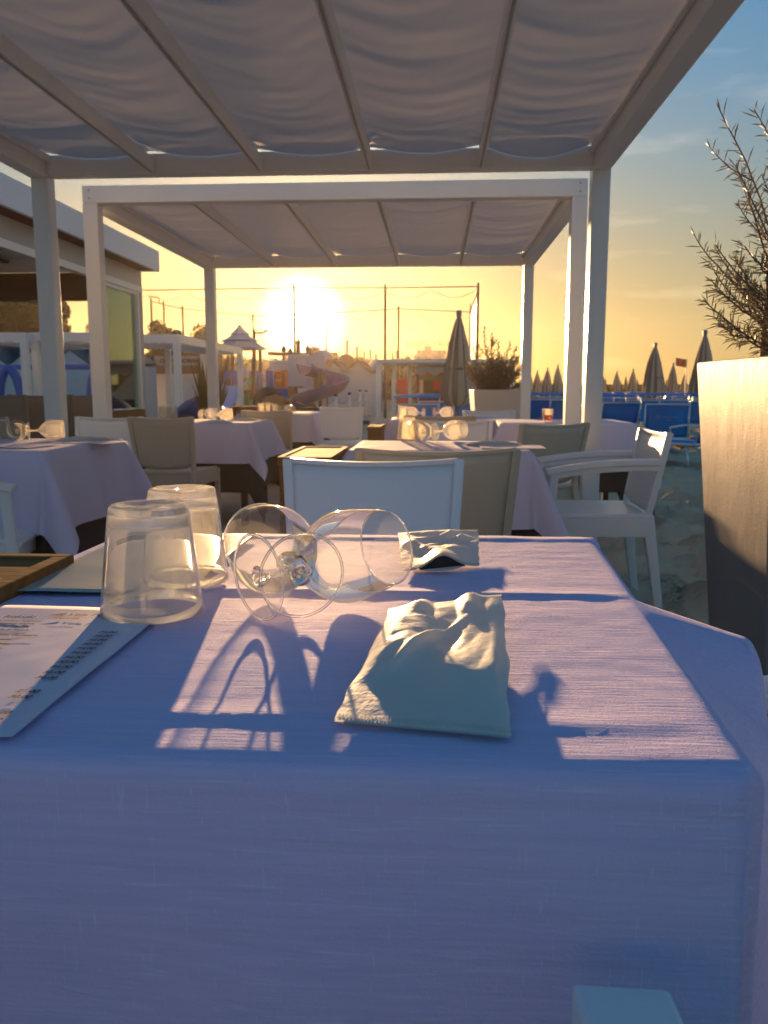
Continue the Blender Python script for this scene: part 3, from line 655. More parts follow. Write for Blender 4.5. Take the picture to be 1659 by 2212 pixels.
# ---------------------------------------------------------------- cutlery pouches
def facet_fn(seed, nu=6, nv=8):
    r_ = random.Random(seed); P_ = {}
    for i in range(-1, nu+2):
        for j in range(-1, nv+2): P_[i, j] = r_.random()
    def f(u, v):
        u = u + 0.10*math.sin(v*5+seed); v = v + 0.06*math.sin(u*7+seed*2)
        x = max(0, min(nu-1e-6, u*nu)); y = max(0, min(nv-1e-6, v*nv)); i = int(x); j = int(y); a = x-i; b = y-j
        z00, z10, z01, z11 = P_[i, j], P_[i+1, j], P_[i, j+1], P_[i+1, j+1]
        if (i+j) % 2:
            return z00+(z10-z00)*a+(z11-z10)*b if a > b else z00+(z01-z00)*b+(z11-z01)*a
        return z00+(z10-z00)*a+(z01-z00)*b if a+b < 1 else z11+(z01-z11)*(1-a)+(z10-z11)*(1-b)
    return f
def pouch(label, corners, puff, seed, gape=0.0, rise=None, n=(70, 96)):
    """corners: near-left, near-right, far-right, far-left on the table"""
    a, bb, c, d = [Vector((*q, 0)) for q in corners]
    ctr = (a+bb+c+d)/4
    t = thing('cutlery_pouch', label, 'paper pouch', (ctr.x, ctr.y, TZ+0.002), 0, 'white paper cutlery pouches')
    def pos(u, v):
        return (a*(1-u)+bb*u)*(1-v)+(d*(1-u)+c*u)*v-ctr
    fc = facet_fn(int(seed*10), 5, 6); fc2 = facet_fn(int(seed*10)+7, 11, 15)
    def surf(u, v, up):
        p = pos(u, v); e = min(1, 5*min(u, 1-u))*min(1, 8*min(v, 1-v)); e = max(0, e)**0.6
        w = 0.5+0.5*math.cos((u-0.5)*math.pi*2*0.9)
        cr = 2*abs(noise.noise(Vector((u*2.2+v*0.8+seed, v*2.6-u*1.2, seed))))
        cr2 = 2*abs(noise.noise(Vector((u*4.5-v*3+seed, v*4.0+u*3, seed+4))))
        base = rise(u, v) if rise else 0.0
        h = base + 0.0012
        if up: h += puff*e*(0.22+0.7*sm(0.15, 0.7, v))*(0.75+0.5*cr) + e*(0.0095*(fc(u, v)-0.38)+0.0014*fc2(u, v))*(0.12+0.88*sm(0.22, 0.42, v)) + 0.0016; h = max(h, base+0.0012)
        return (p.x + 0.006*(fbm((v*3, seed, 1)))*(1 if u in (0, 1) else 0), p.y, h)
    b = MB(); b.grid(lambda u, v: surf(u, v, True), *n); b.build('front_sheet', M['pouch'], t, smooth=True)
    b = MB(); b.grid(lambda u, v: surf(u, v, False), 20, 26); b.build('back_sheet', M['pouch'], t, smooth=True)
    b = MB()
    for k in range(46):      # pinked seam
        u = (k+0.5)/46
        for v0, v1 in ((0.008, 0.035),):
            p = Vector(surf(u, v0, True)); q = Vector(surf(u, v1, True)); b.bar(p+Vector((0,0,0.0005)), q+Vector((0,0,0.0006)), 0.0009, 0.0006)
    b.build('crimped_seam', M['pouch'], t)
    b = MB()
    for k in range(14):
        u = 0.72+0.28*(k+0.5)/14; p = Vector(surf(u, 0.972, True)); q = Vector(surf(u, 0.998, True)); b.bar(p+Vector((0,0,0.0006)), q+Vector((0,0,0.0006)), 0.0009, 0.0006)
    b.build('crimped_seam', M['pouch'], t)
    return t, surf
def xy(x, y, z=TZ): p = gz(x, y, z); return (p.x, p.y)
def rise1(u, v):
    crest = 0.40+0.10*math.sin(u*5.5+0.6)
    r = 0.010*math.exp(-((v-crest)/(0.15 if v < crest else 0.30))**2)*sm(0, 0.16, u)*sm(0, 0.10, 1-u)
    r -= 0.009*math.exp(-((u-0.52-0.25*(0.75-v))/0.09)**2)*sm(0.30, 0.65, v)
    r += 0.007*math.exp(-((u-0.70)/0.10)**2)*sm(0.62, 0.95, v) + 0.005*math.exp(-((u-0.30)/0.12)**2)*sm(0.7, 0.95, v)
    r += 0.007*math.exp(-((u-0.22-(v-0.3))/0.05)**2)*sm(0.28, 0.4, v)*sm(0, 0.2, 0.8-v)
    return max(0.0, r) + 0.006*v + 0.004*sm(0.6, 1, v)*u
pouch('large crumpled white paper pouch in the middle of the nearest table', (xy(725, 1568), xy(1107, 1605), xy(1084, 1294, TZ+0.010), xy(842, 1322, TZ+0.007)), 0.004, 3.3, rise=rise1)
def rise2(u, v):
    return 0.011*v+0.017*math.exp(-((u-0.5)/0.22)**2)*(1-sm(0.0, 0.6, v))
pc, sf = pouch('small white paper pouch with a dark open mouth beside the wine glasses', (xy(872, 1240), xy(1037, 1221, TZ+0.004), xy(1033, 1150, TZ+0.012), xy(860, 1156, TZ+0.012)), 0.003, 8.1, rise=rise2)
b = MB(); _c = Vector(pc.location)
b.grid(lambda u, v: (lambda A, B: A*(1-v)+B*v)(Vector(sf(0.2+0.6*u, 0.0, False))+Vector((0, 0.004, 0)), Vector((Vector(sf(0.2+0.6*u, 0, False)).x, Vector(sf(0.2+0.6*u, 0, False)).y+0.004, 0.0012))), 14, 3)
b.build('mouth_shade', M['dark'], pc)  # near-black sheet stands in for the shade inside the pouch
b = MB(); m_l = Vector(sf(0.18, 0, False)); m_r = Vector(sf(0.82, 0, False))
b.grid(lambda u, v: (m_l.x+(m_r.x-m_l.x)*u, m_l.y+(m_r.y-m_l.y)*u-0.022*math.sin(math.pi*u)*(1-v)+0.003, 0.0015+0.001*u), 12, 3); b.build('lower_flap', M['pouch'], pc, smooth=True)

# ---------------------------------------------------------------- things on the other tables
Z2 = 0.737
def small_tumbler(x, y, label, sc=1.0, up=False, m=None):
    p = gz(x, y, Z2); o = tumbler('tumbler', label, (p.x, p.y, Z2+0.001), m or M['thinfar'], 20, sc=sc)
    if up: o.rotation_euler = (math.pi, 0, 0); o.location.z += 0.104*sc
    return o
def small_goblet(x, y, d, label):
    p = gz(x, y, Z2); return goblet(label, (p.x, p.y), d, M['thinfar'], M['thinfar'], 20, z=Z2+0.001)
small_tumbler(4, 948, 'pale blue tumbler cut by the left frame edge on the left table')
small_goblet(40, 953, (-0.5, 0.9), 'wine glass lying foot first on the left table')
small_goblet(62, 951, (0.9, 0.3), 'wine glass lying sideways by the pouch on the left table')
small_tumbler(355, 906, 'left tumbler of the pair glowing on the middle left table')
small_tumbler(372, 905, 'right tumbler of the pair glowing on the middle left table')
small_goblet(437, 908, (0.35, 0.9), 'wine glass lying end on, on the middle left table')
small_goblet(458, 909, (0.95, 0.2), 'wine glass lying sideways on the middle left table')
small_tumbler(566, 894, 'leftmost glowing tumbler on the farthest left table')
small_tumbler(580, 894, 'second glowing tumbler on the farthest left table')
small_tumbler(592, 894, 'right glowing tumbler on the farthest left table', 0.9)
small_goblet(606, 897, (0.6, 0.8), 'wine glass lying on the farthest left table')
small_tumbler(880, 949, 'gold lit tumbler on the centre table')
small_goblet(915, 952, (-0.3, 0.95), 'left wine glass lying on the centre table')
small_goblet(938, 953, (0.85, 0.5), 'right wine glass lying on the centre table, bowl to the right')
small_tumbler(870, 905, 'gold lit tumbler at the left end of the far centre table')
small_goblet(915, 903, (-0.9, 0.3), 'wine glass lying with bowl to the left on the far centre table')
small_goblet(938, 903, (0.9, 0.3), 'wine glass lying with bowl to the right on the far centre table')
o = small_tumbler(1183, 911, 'tumbler of pink drink on the table right of the posts', 0.9, True)
b = MB(); b.lathe([(0.0001, 0.012), (0.034, 0.012), (0.040, 0.055), (0.0001, 0.055)], 20); _d = b.build('drink', M['drink'], o, smooth=True); _d.rotation_euler = (math.pi, 0, 0); _d.location = (0, 0, 0.104)
def flat_pouch(x, y, label, rz=0.0, w=0.11, l=0.24):
    p = gz(x, y, Z2); b = MB()
    b.grid(lambda u, v: ((u-0.5)*w, (v-0.5)*l, 0.002+0.020*math.sin(math.pi*u)**0.7*math.sin(math.pi*v)**0.6*(0.6+0.6*abs(fbm((u*4, v*4, x))))), 12, 16)
    b.grid(lambda u, v: ((u-0.5)*w, (v-0.5)*l, 0.0015), 4, 4)
    o = b.build('cutlery_pouch', M['pouch'], smooth=True, loc=(p.x, p.y, Z2)); o.rotation_euler = (0, 0, rz)
    tag(o, label, 'paper pouch', 'white paper cutlery pouches')
def flat_sheet(x, y, label, w=0.21, l=0.29, rz=0.0, m='paper', z=Z2+0.001):
    p = gz(x, y, Z2); b = MB(); b.box((0, 0, 0.001), (w, l, 0.001)); o = b.build('menu', M[m], loc=(p.x, p.y, z)); o.rotation_euler = (0, 0, rz)
    tag(o, label, 'menu', 'paper menus on the tables')
flat_pouch(180, 950, 'white pouch on the right half of the left frame edge table', R(-60))
flat_sheet(30, 964, 'menu sheet at the left end of the left frame edge table', rz=R(80))
flat_sheet(195, 955, 'menu sheet under the pouch on the left frame edge table', rz=R(75), z=Z2-0.0005)
flat_pouch(470, 912, 'white pouch near the front of the middle left table', R(70))
flat_pouch(528, 908, 'white pouch at the far right of the middle left table', R(80))
flat_sheet(1105, 966, 'paper menu lying at the right end of the centre table', 0.26, 0.20)
flat_pouch(1065, 961, 'white pouch beside the menu on the centre table', R(85))
flat_pouch(640, 897, 'white pouch on the farthest left table in the glare', R(85))
flat_sheet(1215, 911, 'dark edged sheet beside the pink drink', 0.30, 0.21)

# ---------------------------------------------------------------- planters and rosemary
def planter(label, c, w0, w1, h, rz, m, name='square_planter'):
    t = thing(name, label, 'planter', (c[0], c[1], 0), rz, None)
    def ring(w, z): return [(-w, -w, z), (w, -w, z), (w, w, z), (-w, w, z)]
    b = MB(); vs = ring(w0/2, -0.03)+ring(w1/2, h)+ring(w1/2-0.03, h)+ring(w1/2-0.035, h-0.09)
    fs = []
    for k in range(3):
        for i in range(4): fs.append((k*4+i, k*4+(i+1) % 4, k*4+4+(i+1) % 4, k*4+4+i))
    b.add(vs, fs); b.build('pot', m, t, bevel=0.008)
    b = MB(); b.box((0, 0, h-0.08), (w1-0.075, w1-0.075, 0.02)); b.build('soil', M['bark'], t)
    return t
PLX = gy(1520, 783, 2.45)
p0 = planter('tall grey stone planter at the right frame edge', (PLX.x+0.235, 2.45-0.25, 0), 0.34, 0.50, PLX.z, R(2), M['planter'])
def sprig_branch(bn, bt, start, direc, length, r=0.003, needles=60, nl=0.028, curve=0.5, nw=0.0022, depth=0):
    p = Vector(start); d = Vector(direc).normalized(); pts = [p.copy()]; n = 14
    for k in range(n):
        d = (d + Vector((rnd.gauss(0, 0.07), rnd.gauss(0, 0.07), curve/n*1.3 + rnd.gauss(0, 0.05)))).normalized()
        p = p+d*(length/n); pts.append(p.copy())
    bt.tube(pts, [r*(1-0.75*k/n)+0.0004 for k in range(n+1)], 5)
    for k in range(needles):
        q = (0.15+0.85*(k+rnd.random())/needles); i = min(n-1, int(q*n)); f = q*n-i
        b0 = pts[i].lerp(pts[i+1], f); dd = (pts[i+1]-pts[i]).normalized()
        s = dd.orthogonal().normalized(); s.rotate(Matrix.Rotation(rnd.random()*6.28, 3, dd))
        spread = 1.0 - 0.6*sm(0.88, 1.0, q)
        e = (dd*0.75+s*spread).normalized(); L_ = nl*(0.6+0.7*rnd.random())*(1-0.2*q)
        mid = b0+e*L_*0.55+Vector((0,0,-0.0)); tip = b0+(e*0.9+s*0.35*(rnd.random()-0.2)).normalized()*L_
        wv = e.cross(Vector((rnd.random(), rnd.random(), rnd.random()))).normalized()*nw
        bn.add([b0-wv*0.4, b0+wv*0.4, mid+wv, tip, mid-wv], [(0,1,2,3,4)])
    return pts
def rosemary(label, base, specs, nl, nw, r0, needles):
    t = thing('rosemary', label, 'plant', base, 0, None); bn = MB(); bt = MB(); B = Vector(base)
    for tgt, ln_, nn in specs:
        T = Vector(tgt)-B; start = Vector((rnd.gauss(0, r0), rnd.gauss(0, r0), 0))
        v = T-start; L_ = v.length; dirn = v.normalized()+Vector((0, 0, -0.28))
        pts = sprig_branch(bn, bt, start, dirn, L_*1.05, 0.004*ln_, int(nn), nl, 0.55, nw)
        for _ in range(int(nn/22)):
            i = rnd.randint(3, 11); d2 = (pts[i+1]-pts[i]).normalized(); s = d2.orthogonal(); s.rotate(Matrix.Rotation(rnd.random()*6.28, 3, d2))
            sprig_branch(bn, bt, pts[i], d2+s*0.8, L_*(0.14+0.16*rnd.random()), 0.002*ln_, int(nn/3.4), nl*0.9, 0.4, nw)
    o = bt.build('stem', M['twig'], t, smooth=True); o2 = bn.build('foliage', M['needle'], t); o2['kind'] = 'stuff'
    return t
RB = Vector((PLX.x+0.235, 2.17, PLX.z-0.02))
tips = [(1643, 205), (1652, 250), (1636, 330), (1648, 420), (1612, 440), (1560, 610), (1648, 235), (1660, 300), (1640, 385), (1622, 400), (1592, 378), (1655, 450), (1575, 455), (1533, 485), (1604, 520), (1540, 560), (1536, 588), (1570, 545), (1600, 570), (1517, 655), (1560, 640), (1600, 650), (1562, 700), (1596, 715), (1630, 700), (1650, 600), (1700, 350), (1720, 450), (1740, 300), (1700, 560)]
specs = [(gy(x, y, 2.02+0.3*rnd.random()), 1.0, 62) for x, y in tips]
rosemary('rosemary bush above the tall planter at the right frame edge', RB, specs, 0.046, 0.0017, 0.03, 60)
PL2 = gy(1069, 842, 9.3)
p2t = planter('smooth square planter behind the tables, right of the striped parasol', (PL2.x, 9.3, 0), 0.36, 0.52, gy(1069, 842, 9.04).z, R(3), M['planter2'])
RB2 = Vector((PL2.x, 9.3, gy(1069, 842, 9.04).z-0.02))
sp2 = []
for k in range(70):
    a = rnd.random(); x = 1003+130*a; e = abs(a-0.5)*2
    y = 840 - (25+ 60*rnd.random())*(1-0.45*e)
    sp2.append((gy(x, y, 9.05+0.5*rnd.random()), 2.0, 40))
for x, y in ((1075, 712), (1092, 745), (1110, 752), (1040, 735), (1130, 782), (1062, 745), (1122, 765), (1030, 752)): sp2.append((gy(x, y, 9.3), 2.2, 70))
rosemary('bushy rosemary in the smooth square planter', RB2, sp2, 0.05, 0.0050, 0.06, 50)

# wooden stake behind the near rosemary
_p = gy(1650, 700, 2.9); b = MB(); b.tube([(_p.x, 2.9, -0.03), (_p.x+0.02, 2.9, 1.0), (_p.x+0.03, 2.9, 1.75)], [0.035, 0.03, 0.024], 10)
tag(b.build('wooden_post', M['twig'], smooth=True), 'weathered round post behind the rosemary at the right frame edge', 'post')

# ---------------------------------------------------------------- parasols
def make_parasol(label, loc, h=2.35, ma='umb_a', mb='umb_b', sc=1.0, n=16, name='closed_parasol', detail=True, group='closed striped parasols on the beach'):
    t = thing(name, label, 'parasol', loc, rnd.random()*3, group); t.rotation_euler = (rnd.gauss(0, 0.012), rnd.gauss(0, 0.012), rnd.random()*3); sd = rnd.random()*9; wf = rnd.uniform(0.92, 1.08)
    b = MB(); b.tube([(0,0,-0.05), (0,0,h-0.05)], 0.02, 8); b.build('pole', M['pole'], t)
    prof = [(0.045, h-0.13), (0.095, h-0.30), (0.165, h-0.60), (0.22, h-0.95), (0.26, h-1.25), (0.275, h-1.45), (0.23, h-1.58), (0.13, h-1.66)]
    b = MB(); seg = n*4
    rip = lambda a, i: wf*(1+0.16*math.cos(a*n/2+0.35*math.sin(a*2+sd))*min(1, i/2)+0.07*math.sin(a*3+i*0.7+sd)+0.04*math.sin(a*5-i+sd))
    s0 = len(b.f); b.lathe(prof, seg, ripple=rip)
    for k in range(s0, len(b.f)): b.mi[k] = 1 if ((k-s0) % seg)//2 % 4 < 2 else 0
    b.build('canopy', [M[ma], M[mb]], t, smooth=True)
    b = MB(); b.lathe([(0.188*wf, h-0.99), (0.236*wf, h-1.00), (0.238*wf, h-1.035), (0.190*wf, h-1.04)], 24, ripple=lambda a, i: 1+0.05*math.sin(a*3+sd)); b.build('strap', M[mb], t, smooth=True)
    b = MB(); b.tube([(0,0,h-0.13), (0,0,h-0.11), (0,0,h-0.015), (0,0,h)], [0.034, 0.05, 0.055, 0.045], 12); b.build('cap', M['umb_cap'], t, smooth=False)
    return t
HT = 2.35
def para(x, y, label, ma='umb_a', mb='umb_b', h=HT, maxd=200):
    p = gz(x, y, h); return make_parasol(label, (p.x, p.y, 0), h, ma, mb)
para(988, 670, 'striped closed parasol standing left of the square planter')
para(1418, 740, 'large closed parasol above the blue seat with white print')
para(1523, 713, 'large closed parasol partly behind the stone planter')
names = [((1455.5, 784), 'closed parasol just right of the large one above the printed seat'), ((1479, 806), 'small closed parasol below the red flag'),
 ((1147, 802), 'leftmost small parasol right of the slim pergola post'), ((1161, 800), 'second small parasol right of the slim pergola post'), ((1183, 794), 'third small parasol right of the slim pergola post'),
 ((1205, 788), 'tallest small parasol just left of the thick posts'), ((1302, 805), 'small parasol just right of the thick posts'), ((1332, 800), 'small parasol in the middle of the gap right of the posts'),
 ((1367, 796), 'small parasol left of the large one on the right')]
for (x, y), lb in names: para(x, y, lb)
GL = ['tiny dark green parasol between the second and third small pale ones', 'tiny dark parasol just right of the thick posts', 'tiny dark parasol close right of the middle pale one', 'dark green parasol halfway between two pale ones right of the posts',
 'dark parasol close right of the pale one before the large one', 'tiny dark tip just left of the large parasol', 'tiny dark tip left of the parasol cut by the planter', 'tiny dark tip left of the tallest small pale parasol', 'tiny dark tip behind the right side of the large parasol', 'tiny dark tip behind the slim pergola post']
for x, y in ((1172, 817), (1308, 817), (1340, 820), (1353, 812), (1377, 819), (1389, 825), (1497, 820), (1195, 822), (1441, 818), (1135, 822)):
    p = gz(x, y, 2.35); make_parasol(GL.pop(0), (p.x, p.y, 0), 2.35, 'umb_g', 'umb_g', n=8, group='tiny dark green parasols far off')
# red flag
p = gy(1482, 806, 60); q = gy(1482, 775, 60)
t = thing('flag_pole', 'thin pole with a small red flag beyond the parasols', 'flag', (p.x, 60, 0))
b = MB(); b.tube([(0,0,0), (0,0,q.z)], 0.03, 6); b.build('pole', M['pole'], t)
b = MB(); b.grid(lambda u, v: (-0.75*u, 0.06*math.sin(u*6), q.z-0.05-0.55*v+0.12*u), 8, 4); b.build('flag', M['red'], t, solid=0.01)

# ---------------------------------------------------------------- sunbeds
def make_bed(label, loc, rz, canopy=True, back=50, text=False):
    t = thing('sunbed', label, 'sunbed', loc, rz, 'blue sunbeds on the beach')
    # head end towards -Y, bed extends to +Y
    w = 0.32; zf = 0.30
    b = MB()
    for s in (-1, 1): b.tube([(s*w, -0.05, zf), (s*w, 1.30, zf)], 0.016, 8)
    b.tube([(-w, 1.30, zf), (w, 1.30, zf)], 0.016, 8); b.tube([(-w-0.02, -0.03, zf), (w+0.02, -0.03, zf)], 0.028, 8); b.build('frame', M['alu'], t, smooth=True)
    a = R(back); L_ = 0.50; hd = Vector((0, -math.cos(a)*L_, math.sin(a)*L_))
    b = MB(); b.grid(lambda u, v: (-w+0.012+(2*w-0.024)*u, 0.02+1.24*v, zf+0.005-0.03*math.sin(math.pi*u)*math.sin(math.pi*v)), 6, 8); b.build('seat_fabric', M['blue'], t, smooth=True, solid=0.006)
    b = MB(); b.grid(lambda u, v: (-w+0.012+(2*w-0.024)*u, hd.y*v+0.02*math.sin(math.pi*u), zf+0.02+hd.z*v), 6, 8); bf = b.build('backrest_fabric', M['blue'], t, smooth=True, solid=0.006)
    b = MB()
    for s in (-1, 1): b.tube([(s*w, 0, zf), (s*w, hd.y, zf+hd.z+0.02)], 0.014, 8)
    b.tube([(-w, hd.y, zf+hd.z+0.02), (w, hd.y, zf+hd.z+0.02)], 0.014, 8); b.build('backrest_frame', M['alu'], t, smooth=True)
    for s in (-1, 1):
        for y in (0.12, 1.15):
            b = MB(); b.tube([(s*(w-0.01), y, zf), (s*(w+0.02), y-0.08 if y < 1 else y+0.06, -0.03)], 0.014, 8); b.build('leg', M['alu'], t, smooth=True)
        b = MB(); b.tube([(s*(w+0.03), -0.12, zf+0.22), (s*(w+0.03), 0.12, zf+0.24), (s*(w+0.03), 0.34, zf+0.2), (s*(w+0.02), 0.36, zf)], 0.014, 8); b.build('armrest', M['alu'], t, smooth=True)
    if canopy:
        top = Vector((0, hd.y-0.02, zf+hd.z+0.16))
        b = MB(); b.grid(lambda u, v: (-w-0.02+(2*w+0.04)*u, top.y+0.30*v-0.06, top.z-0.10+0.10*math.sin(math.pi*(0.2+0.5*v))), 6, 6); b.build('sunshade', M['blue'], t, smooth=True, solid=0.008)
        b = MB()
        for s in (-1, 1): b.tube([(s*(w+0.01), hd.y*0.8, zf+hd.z*0.8), (s*(w+0.02), top.y+0.05, top.z-0.03)], 0.010, 6)
        b.build('shade_arm', M['alu'], t, smooth=True)
    if text:
        c = (hd/2)+Vector((0,0,zf+0.02)); ang_ = a
        e = bpy.data.objects.new('logo', None)
        for body, sz, dz in (('O', 0.075, 0.045), ('BAGNO VELA BLU', 0.030, 0.058), ('RIVIERA', 0.024, 0.018)):
            me = text_mesh(body, sz, align='CENTER', italic=False); me.materials.clear(); me.materials.append(M['pwhite'])
            o = bpy.data.objects.new('printed_text', me); S.collection.objects.link(o); o.parent = t
            nx_ = -0.13 if body == 'O' else (0.05 if sz > 0.028 else 0.03)
            d = hd.normalized(); nrm_ = Vector((0, -math.sin(a), -math.cos(a)))
            o.rotation_euler = (a if a < math.pi/2 else a, 0, 0) if False else Euler((math.pi-a, 0, 0)).to_matrix().to_euler()
            o.rotation_euler = Matrix((Vector((1,0,0)), d, nrm_)).transposed().to_euler()
            o.location = Vector((nx_, 0, zf+0.02)) + d*(L_*0.48+dz) + nrm_*0.012
    return t
p = gz(1440, 983, 0.0)
bed0 = make_bed('nearest blue sunbed with white print on its backrest', (p.x+0.0, p.y+0.12, -0.06), R(-3), canopy=False, back=83, text=True)
p = gz(1333, 985, 0.0)
bedc = make_bed('blue sunbed with a raised sunshade just right of the thick posts', (gy(1333, 900, 14.2).x, 14.2, 0), R(6), canopy=True, back=62)
def bed(x, Y, rz, label, proto=bedc): return dup(proto, (gy(x, 880, Y).x, Y, 0), rz, label)
bed(900, 12.6, R(2), 'blue sunbed with sunshade behind the far centre table')
bed(942, 15.5, R(2), 'blue sunbed partly behind the striped parasol')
bed(1020, 15.0, R(-2), 'blue sunbed between the striped parasol and the square planter')
bed(1540, 10.6, R(35), 'blue sunbed cut off by the stone planter')
bed(1162, 19, R(10), 'first blue sunbed right of the slim pergola post')
bed(1190, 19.5, R(10), 'second blue sunbed right of the slim pergola post')
bed(1214, 18.2, R(10), 'blue sunbed just left of the thick posts')
bed(1455, 17.5, R(-10), 'blue sunbed behind the printed one, with sunshade')
bed(1490, 20, R(-10), 'blue sunbed left of the stone planter, with sunshade')
bed(1400, 21, R(8), 'blue sunbed behind the large parasol')
BL = ['small blue sunbed just right of the thick posts, beyond the shaded one', 'small blue sunbed left of the large parasol stem', 'small blue sunbed right beside the large parasol stem', 'small blue sunbed between the large parasol and the flag',
 'small blue sunbed straight below the flag', 'small blue sunbed near the stone planter rim', 'farther of two blue sunbeds beside the slim post', 'blue sunbed in the second row between slim and thick posts', 'blue sunbed of the back row nearest the thick posts',
 'blue sunbed touching the left side of the stone planter', 'blue sunbed directly behind the large parasol skirt', 'back row blue sunbed below the leftmost parasols of the right gap', 'back row blue sunbed below the middle parasols of the right gap',
 'farthest blue sunbed under the parasol beside the flag', 'farthest blue sunbed behind the large parasol', 'blue sunbed behind the square planter and slim post']
k = 0
for x, Y in ((1310, 24), (1348, 23), (1380, 26), (1425, 27), (1468, 28), (1500, 26), (1150, 25), (1178, 26), (1203, 27), (1512, 16.5), (1385, 17.5), (1330, 30), (1365, 31), (1440, 33), (1395, 34), (1105, 21)):
    o = bed(x, Y, R(rnd.uniform(-12, 14)), BL[k]); k += 1
# beach balls
def ball(x, y, r, label, cols):
    p = gz(x, y, 0.0); t = thing('beach_ball', label, 'ball', (p.x, p.y, 0.0), 0, None); 
    b = MB(); n = 24
    pr = [(r*math.sin(math.pi*k/12)+1e-4, r-r*math.cos(math.pi*k/12)) for k in range(13)]
    b.lathe(pr, n)
    for i in range(len(b.f)): b.mi[i] = ((i % n)//4) % len(cols)
    o = b.build('skin', [M[c] for c in cols], t, smooth=True); return t
ball(1470, 968, 0.13, 'red yellow and green ball under the printed sunbed', ['yellow', 'green', 'red', 'porange'])
ball(1496, 966, 0.09, 'smaller red ball under the printed sunbed', ['red', 'pblue', 'red'])

# ---------------------------------------------------------------- kiosk on the left
YK = 10.6; EK = gy(343, 543, YK); XK = EK.x; ZT = EK.z; ZBt = gy(343, 587, YK).z
kt = thing('beach_kiosk', 'open beach kiosk with a deep white fascia and glass end panel on the left', 'kiosk', (XK-2, 6, 0))
def kb(name, c, s, m, bevel=0): 
    b = MB(); b.box((c[0]-(XK-2), c[1]-6, c[2]), s); return b.build(name, m, kt, bevel=bevel)
FH = ZT-ZBt
kb('fascia', (XK-0.02, YK/2+0.5, ZBt+FH/2), (0.04, YK-1.0, FH), M['fascia'])
kb('fascia', (XK-2.5, YK-0.02, ZBt+FH/2), (4.95, 0.04, FH), M['fascia'])
kb('roof', (XK-2.5, YK/2+0.5, ZT-0.04), (4.9, YK-1.1, 0.05), M['fascia'])
kb('soffit', (XK-0.30, YK/2+0.5, ZBt+0.03), (0.50, YK-1.1, 0.03), M['soffit'])
kb('soffit', (XK-3.4, YK/2+0.5, ZBt+0.12), (3.0, YK-1.2, 0.03), M['wood_dark'])
XW = XK-0.28
WT = ZBt+0.01; Y1K = gy(318, 700, 1).y
YE = YK-0.02
HH = 0.26
kb('header', (XW, YE/2+0.5, WT-HH/2-0.004), (0.10, YE-1.0, HH), M['grey'])
kb('header_trim', (XW+0.055, YE/2+0.5, WT-HH+0.02), (0.02, YE-1.05, 0.07), M['white'])
kb('rear_beam', (XW-2.4, YE-0.06, WT-0.20), (4.6, 0.10, 0.34), M['wood_dark'])
for y in (2.5, 4.4, 6.3, 8.2):
    kb('rafter', (XW-2.4, y, WT-0.06), (4.6, 0.10, 0.12), M['wood_dark'])
kb('post', (XW, YE-0.05, (WT-HH)/2), (0.10, 0.10, WT-HH), M['grey'])
# glass end panel
YG0 = YE-1.25
kb('frame_stile', (XW+0.01, YG0, (WT-HH)/2), (0.08, 0.06, WT-HH-0.01), M['white'])
kb('frame_stile', (XW+0.01, YE-0.14, (WT-HH)/2), (0.08, 0.05, WT-HH-0.01), M['white'])
kb('frame_rail', (XW+0.01, (YG0+YE)/2-0.07, WT-HH-0.03), (0.06, 1.06, 0.05), M['white'])
kb('glass_pane', (XW, (YG0+YE)/2-0.07, (WT-HH-0.06+0.75)/2), (0.012, 1.06, WT-HH-0.06-0.75), M['pane'])
kb('plinth', (XW+0.02, (YG0+YE)/2-0.07, 0.36), (0.10, 1.15, 0.74), M['wood'])
# low counter furniture seen under the kiosk
ct = thing('bistro_table', 'small black bistro table with glasses at the kiosk', 'table', (gy(112, 880, 7.6).x, 7.6, 0))
b = MB(); b.lathe([(0.0002, 0.80), (0.30, 0.80), (0.31, 0.79), (0.31, 0.765), (0.0002, 0.765)], 24); b.build('tabletop', M['dark'], ct)
b = MB(); b.box((0,0,0.38), (0.09, 0.09, 0.77)); b.build('leg', M['wood'], ct)
b = MB(); b.box((0,0,0.0), (0.4, 0.4, 0.03)); b.build('base', M['dark'], ct)
_p = gy(95, 880, 7.5); tumbler('tumbler', 'upturned tumbler on the black bistro table', (_p.x, 7.5, 0.801), M['thinfar'], 20)
goblet('wine glass lying on the black bistro table', (gy(104, 880, 7.6).x, 7.6), (0.8, 0.3), M['thinfar'], M['thinfar'], 20, z=0.801)
lc = make_chair('lounge_chair', 'taupe chair with its back turned at the kiosk, cut by the left frame edge', (gy(28, 880, 6.6).x, 6.6, 0), R(180), M['taupe'], arms=False, wb=0.52, hb=0.93)
dup(lc, (gy(78, 880, 6.9).x, 6.9, 0), R(215), 'taupe chair turned aside between the left edge and the bistro table')
dup(lc, (gy(196, 880, 7.1).x, 7.1, 0), R(178), 'taupe chair between the two left pergola posts')

